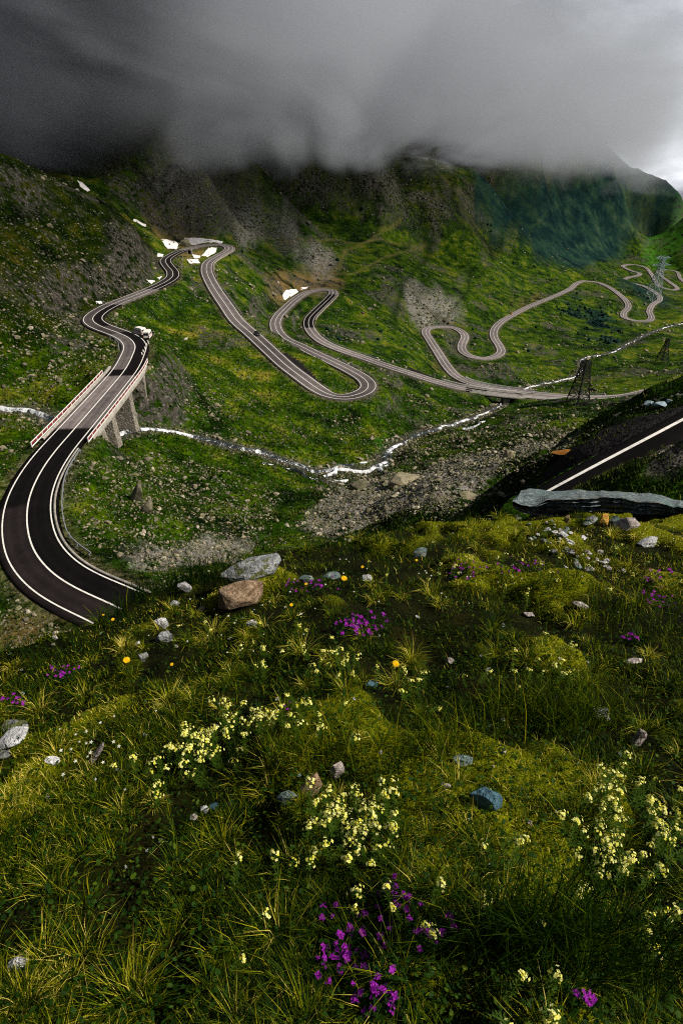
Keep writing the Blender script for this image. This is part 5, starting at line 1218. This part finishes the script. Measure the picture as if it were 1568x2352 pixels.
# ------------------------------------------------------------------ flowers
def petal_mat(name, a, b, trans=0.25):
    return leaf_material(name, [(0, a), (1, b)], trans, 0.6)
M_YEL = petal_mat('pale_yellow_petals', (0.64, 0.62, 0.035), (0.92, 0.91, 0.38)); M_PUR = petal_mat('purple_petals', (0.16, 0.006, 0.24), (0.42, 0.030, 0.50)); M_GOLD = petal_mat('golden_petals', (0.70, 0.36, 0.0), (0.92, 0.62, 0.02)); M_WPET = petal_mat('white_petals', (0.65, 0.68, 0.6), (0.85, 0.86, 0.80))
M_STEM = leaf_material('stem_green', [(0, (0.02, 0.045, 0.006)), (1, (0.07, 0.10, 0.012))], 0.15)
def star(c, nrm, rad, n, rg, wide=0.45):
    """an n-petalled flower of small kites"""
    nrm = Vector(nrm).normalized(); a = nrm.orthogonal().normalized(); b = nrm.cross(a); V, Fc = [], []
    off = rg.uniform(0, 6.28)
    for k in range(n):
        t_ = off + 2 * math.pi * k / n; d = a * math.cos(t_) + b * math.sin(t_); s = nrm.cross(d); i = len(V); c_ = Vector(c)
        V += [c_, c_ + d * rad * 0.55 + s * rad * wide + nrm * rad * 0.1, c_ + d * rad + nrm * rad * 0.02, c_ + d * rad * 0.55 - s * rad * wide + nrm * rad * 0.1]
        Fc += [(i, i + 1, i + 2), (i, i + 2, i + 3)]
    return V, Fc
def mesh_from(V, Fc, name, mat, tint):
    me = bpy.data.meshes.new(name); me.from_pydata([tuple(p) for p in V], [], Fc); me.materials.append(mat); me.update(); set_attr(me, 'tint', np.broadcast_to(tint, (len(V),))); return me
def tube(pts, r0, r1, n=4):
    V, Fc = [], []
    for i, p in enumerate(pts):
        rr = r0 + (r1 - r0) * i / (len(pts) - 1)
        for k in range(n): V.append(Vector(p) + Vector((math.cos(2 * math.pi * k / n) * rr, math.sin(2 * math.pi * k / n) * rr, 0)))
    for i in range(len(pts) - 1):
        for k in range(n): Fc.append((i * n + k, i * n + (k + 1) % n, (i + 1) * n + (k + 1) % n, (i + 1) * n + k))
    return V, Fc
def bedstraw_meshes(seed):
    rg = np.random.default_rng(seed); h = 0.095; lean = rg.normal(0, 0.02, 2)
    pts = [(lean[0] * f * f, lean[1] * f * f, h * f) for f in (0, .35, .7, 1)]
    sv, sf = tube(pts, 0.0010, 0.0006); lvV, lvF = [], []
    for f in (0.3, 0.52, 0.72, 0.88):
        c = Vector((lean[0] * f * f, lean[1] * f * f, h * f))
        for k in range(7):
            a = 6.28 * k / 7 + f * 9; d = Vector((math.cos(a), math.sin(a), 0.35)).normalized(); s = Vector((-math.sin(a), math.cos(a), 0)); l = 0.013 * (1.2 - 0.4 * f); i = len(lvV)
            lvV += [c, c + d * l * 0.5 + s * l * 0.14, c + d * l, c + d * l * 0.5 - s * l * 0.14]; lvF += [(i, i + 1, i + 2), (i, i + 2, i + 3)]
    hv, hf, ht = [], [], []
    top = Vector(pts[-1])
    for k in range(int(rg.integers(8, 15))):
        q = Vector(rg.normal(0, 1, 3)); q.z = abs(q.z) * 0.8; c = top + Vector((q.x * 0.0058, q.y * 0.0058, q.z * 0.0055 - 0.002 - 0.006 * (k % 3 == 0)))
        a, b = star(c, (q.x * 0.7, q.y * 0.7 - 0.25, 1.0), rg.uniform(0.0026, 0.0042), 4, rg); i = len(hv); hv += a; hf += [tuple(j + i for j in f) for f in b]; ht += [rg.random()] * len(a)
    return mesh_from(sv, sf, 'stem', M_STEM, 0.5), mesh_from(lvV, lvF, 'leaves', M_LEAF, 0.7), mesh_from(hv, hf, 'flower_head', M_YEL, np.array(ht))
BED = [bedstraw_meshes(600 + k) for k in range(8)]
fr = np.random.default_rng(66)
BQ = []
def bedstraw(u, v, label, group, size=1.0): BQ.append((u, v, label, group, size))
def foot(u, v, hgt):
    """foot of a plant of that height whose head stands at (u, v)"""
    p, ok = fg_hit(u, v); q = p * (1 - np.asarray(hgt) * 0.8 / np.maximum(-p[:, 2], 0.5))[:, None]; q[:, 2] = fg_z(q[:, 0], q[:, 1]); return q
C1 = [(420 + 150 * f + fr.normal(0, 34), 1745 - 75 * f + fr.normal(0, 24)) for f in fr.random(62)] + [(fr.normal(350, 40), fr.normal(1790, 25)) for _ in range(10)] + [(fr.normal(640, 50), fr.normal(1660, 25)) for _ in range(8)]
for u, v in C1: bedstraw(u, v, 'pale yellow flower in the long clump left of centre', 'yellow flowers left of centre', fr.uniform(0.9, 1.25))
for k in range(64): 
    a, q = fr.uniform(0, 6.28), fr.random() ** 0.6
    bedstraw(815 + math.cos(a) * q * 115 + fr.normal(0, 12), 1893 + math.sin(a) * q * 80 + fr.normal(0, 10), 'pale yellow flower in the middle clump below the tan stone', 'yellow flowers in the middle', fr.uniform(0.8, 1.15))
for k in range(84):
    a, q = fr.uniform(0, 6.28), fr.random() ** 0.55
    bedstraw(1430 + math.cos(a) * q * 135 + fr.normal(0, 14), 1900 + math.sin(a) * q * 135 + fr.normal(0, 10), 'pale yellow flower in the large clump at the right edge', 'yellow flowers at the right edge', fr.uniform(0.75, 1.1))
for u, v in ((530,2022),(536,2118),(526,2215),(650,1982),(832,2046),(985,2098),(1002,2032),(1112,2084),(1160,1922),(1142,1942),(1350,2092),(1522,2062),(1545,2100),(1482,2142),(1165,2262),(1272,2282),(1202,2046),(1150,2280),(922,2092),(1492,2182),(1262,2262),(824,2062),(915,2068),(985,2140),(640,1998),(1275,2300),(1170,1970),(700,1960),(1330,2060),(1500,2080)):
    bedstraw(u, v, 'single pale yellow flower low in the front of the meadow', 'single yellow flowers in front', fr.uniform(0.75, 1.05))
for (cx_, cy_, su, sv_, nn) in ((780,1540,90,30,26),(1250,1520,90,25,14),(1150,1315,110,22,30),(680,1480,60,30,12),(1000,1560,120,40,8),(740,1640,70,25,8),(1450,1300,80,40,10),(500,1440,60,30,5)):
    for _ in range(nn): bedstraw(fr.normal(cx_, su), fr.normal(cy_, sv_), 'small pale yellow flower scattered over the upper meadow', 'yellow flowers of the upper meadow', fr.uniform(0.8, 1.2))

_q = foot([b[0] for b in BQ], [b[1] for b in BQ], [0.095 * b[4] for b in BQ])
for k, (b, q) in enumerate(zip(BQ, _q)):
    s, l, h = BED[k % 8]; size = b[4]
    o = link('yellow_flower', s, label=b[2], cat='flower', group=b[3], loc=tuple(q)); o.scale = (size * 0.82,) * 3; o.rotation_euler = (fr.normal(0, .15), fr.normal(0, .15), fr.uniform(0, 6.28))
    link('leaves', l, o); link('flower_head', h, o)
# purple thyme cushions: leaves and single flowers
FLW = []
for k in range(5):
    rg_ = np.random.default_rng(700 + k); V, Fc = [], []
    for j in range(3):
        a, b = star((rg_.normal(0, .002), rg_.normal(0, .002), rg_.uniform(0, .003)), (rg_.normal(0, .4), rg_.normal(-.3, .3), 1), rg_.uniform(.0028, .0042), 4, rg_, 0.4); i = len(V); V += a; Fc += [tuple(q + i for q in f) for f in b]
    FLW.append(mesh_from(V, Fc, 'flower', M_PUR, rg_.random(len(V))))
THY_LEAF = mesh_from(*[list(q) for q in star((0, 0, 0), (0, 0, 1), 0.006, 5, np.random.default_rng(1), 0.35)], 'leaf', M_LEAF, 0.25)
def thyme(cu, cv, su, sv_, nf, label, big=1.0):
    c, _ = fg_hit(cu, cv); c = c[0]
    u_ = np.clip(fr.normal(cu, su * 0.55, nf * 2), cu - su * 1.3, cu + su * 1.3); v_ = np.clip(fr.normal(cv, sv_ * 0.55, nf * 2), cv - sv_ * 1.3, cv + sv_ * 1.3)
    p, ok = fg_hit(u_, v_); V, Fc = [], []
    rgl = np.random.default_rng(int(cu + cv))
    for q in p:
        for _ in range(4):
            a, b = star(Vector(q - c) + Vector((rgl.normal(0, .012), rgl.normal(0, .012), rgl.uniform(.004, .03))), (rgl.normal(0, .5), rgl.normal(0, .5), 1), rgl.uniform(.004, .007), 4, rgl, 0.4); i = len(V); V += a; Fc += [tuple(j + i for j in f) for f in b]
    root = link('thyme_cushion', None, label=label, cat='plant', loc=tuple(c)); link('leaves', mesh_from(V, Fc, 'leaves', M_LEAF, rgl.random(len(V)) * 0.5), root, kind='stuff')
    for k, q in enumerate(p[:nf]):
        o = link('flower', FLW[k % 5], root, loc=tuple(Vector(q - c) + Vector((0, 0, rgl.uniform(.025, .045))))); o.scale = (big * rgl.uniform(.8, 1.3),) * 3; o.rotation_euler = (rgl.normal(-.2, .3), rgl.normal(0, .3), rgl.uniform(0, 6))
thyme(800, 2195, 80, 75, 42, 'purple thyme cushion at the bottom left of the yellow single flowers', 1.15); thyme(905, 2085, 45, 40, 18, 'upper purple thyme cushion just above the bottom ones', 1.15); thyme(1000, 2165, 50, 30, 14, 'small purple thyme cushion right of the bottom ones', 1.1); thyme(860, 2300, 60, 45, 20, 'lowest purple thyme cushion at the bottom edge', 1.1)
thyme(830, 1446, 46, 22, 46, 'brightest purple thyme cushion in the middle of the meadow', 1.5); thyme(1060, 1318, 30, 18, 22, 'purple thyme at the left end of the crest strip', 1.5); thyme(1180, 1312, 80, 16, 22, 'thin purple thyme strip along the crest', 1.4)
thyme(1442, 1478, 16, 8, 9, 'little purple thyme spot at the right in mid meadow', 1.4); thyme(1510, 1385, 45, 16, 22, 'purple thyme at the right edge below the slab', 1.5); thyme(1500, 1332, 50, 14, 14, 'upper purple thyme at the right edge', 1.5); thyme(148, 1560, 34, 16, 18, 'purple thyme at the left of the meadow', 1.3); thyme(52, 1628, 28, 14, 12, 'purple thyme by the left edge above the flat stones', 1.3)
thyme(705, 1358, 55, 18, 24, 'purple thyme right of the large brown rock', 1.4); thyme(1180, 1178, 34, 8, 8, 'purple thyme on the hummock left of the slab', 1.6); thyme(1350, 2320, 60, 20, 5, 'few purple thyme flowers at the bottom right', 1.1); thyme(655, 1645, 14, 8, 3, 'three purple flowers beside the left clump', 1.1)

def daisy(name, rad, n, mat, heart, h, seed):
    rg_ = np.random.default_rng(seed)
    V, Fc = star((0, 0, h), (0.1, -0.35, 1), rad, n, rg_, 0.16); a, b = star((0, 0, h + rad * .06), (0.1, -0.35, 1), rad * .6, max(6, n - 4), rg_, 0.2); i = len(V); V += a; Fc += [tuple(q + i for q in f) for f in b]
    sv, sf = tube([(0, 0.01, 0), (0, 0.004, h * .5), (0, 0, h)], 0.0014, 0.0009)
    return mesh_from(sv, sf, 'stem', M_STEM, .4), mesh_from(V, Fc, 'flower_head', mat, np.linspace(1, .2, len(V)))
GOLD = daisy('golden', 0.0135, 16, M_GOLD, None, 0.09, 5); WHT = daisy('white', 0.008, 5, M_WPET, None, 0.05, 6)
for u, v, sc_, la in ((790,1355,1.15,'largest golden flower in the middle of the upper meadow'),(295,1530,1.0,'golden flower at the left of the meadow'),(703,1350,.6,'small golden flower left of the largest one'),(670,1405,.6,'small golden flower below the purple thyme by the brown rock'),(832,1308,.65,'golden flower at the crest above the largest one'),
                      (955,1300,.6,'small golden flower at the crest near the teal stone'),(907,1551,.9,'orange yellow flower leaning on a red stem in mid meadow'),(398,1541,.5,'tiny golden flower right of the left golden one'),(262,1432,.6,'golden flower at the crest above the near road end'),(1395,1190,.5,'golden flower in front of the pale stone under the slab'),(240,1421,.45,'smallest golden flower at the crest by the road')):
    q = foot(u, v, 0.09 * sc_)[0]
    o = link('golden_flower', GOLD[0], label=la, cat='flower', loc=tuple(q)); o.scale = (sc_,) * 3; o.rotation_euler.z = fr.uniform(-.6, .6); link('flower_head', GOLD[1], o)
for k in range(96):
    u, v = ((fr.normal(520, 90), fr.normal(1440, 45)), (fr.uniform(1000, 1560), fr.uniform(1195, 1330)), (fr.normal(200, 80), fr.normal(1720, 50)), (fr.uniform(650, 1100), fr.uniform(1270, 1400)))[k % 4]
    q = foot(u, v, 0.05)[0]
    la, g_ = (('small white flower in the grass below the brown rock', 'white flowers below the brown rock'), ('small white flower near the slab on the crest', 'white flowers near the slab'), ('small white flower by the flat stones at the left', 'white flowers at the left'), ('small white flower along the middle of the crest', 'white flowers along the crest'))[k % 4]
    o = link('white_flower', WHT[0], label=la, cat='flower', group=g_, loc=tuple(q)); o.rotation_euler.z = fr.uniform(-.6, .6); o.scale = (fr.uniform(.4, .75),) * 3; link('flower_head', WHT[1], o)
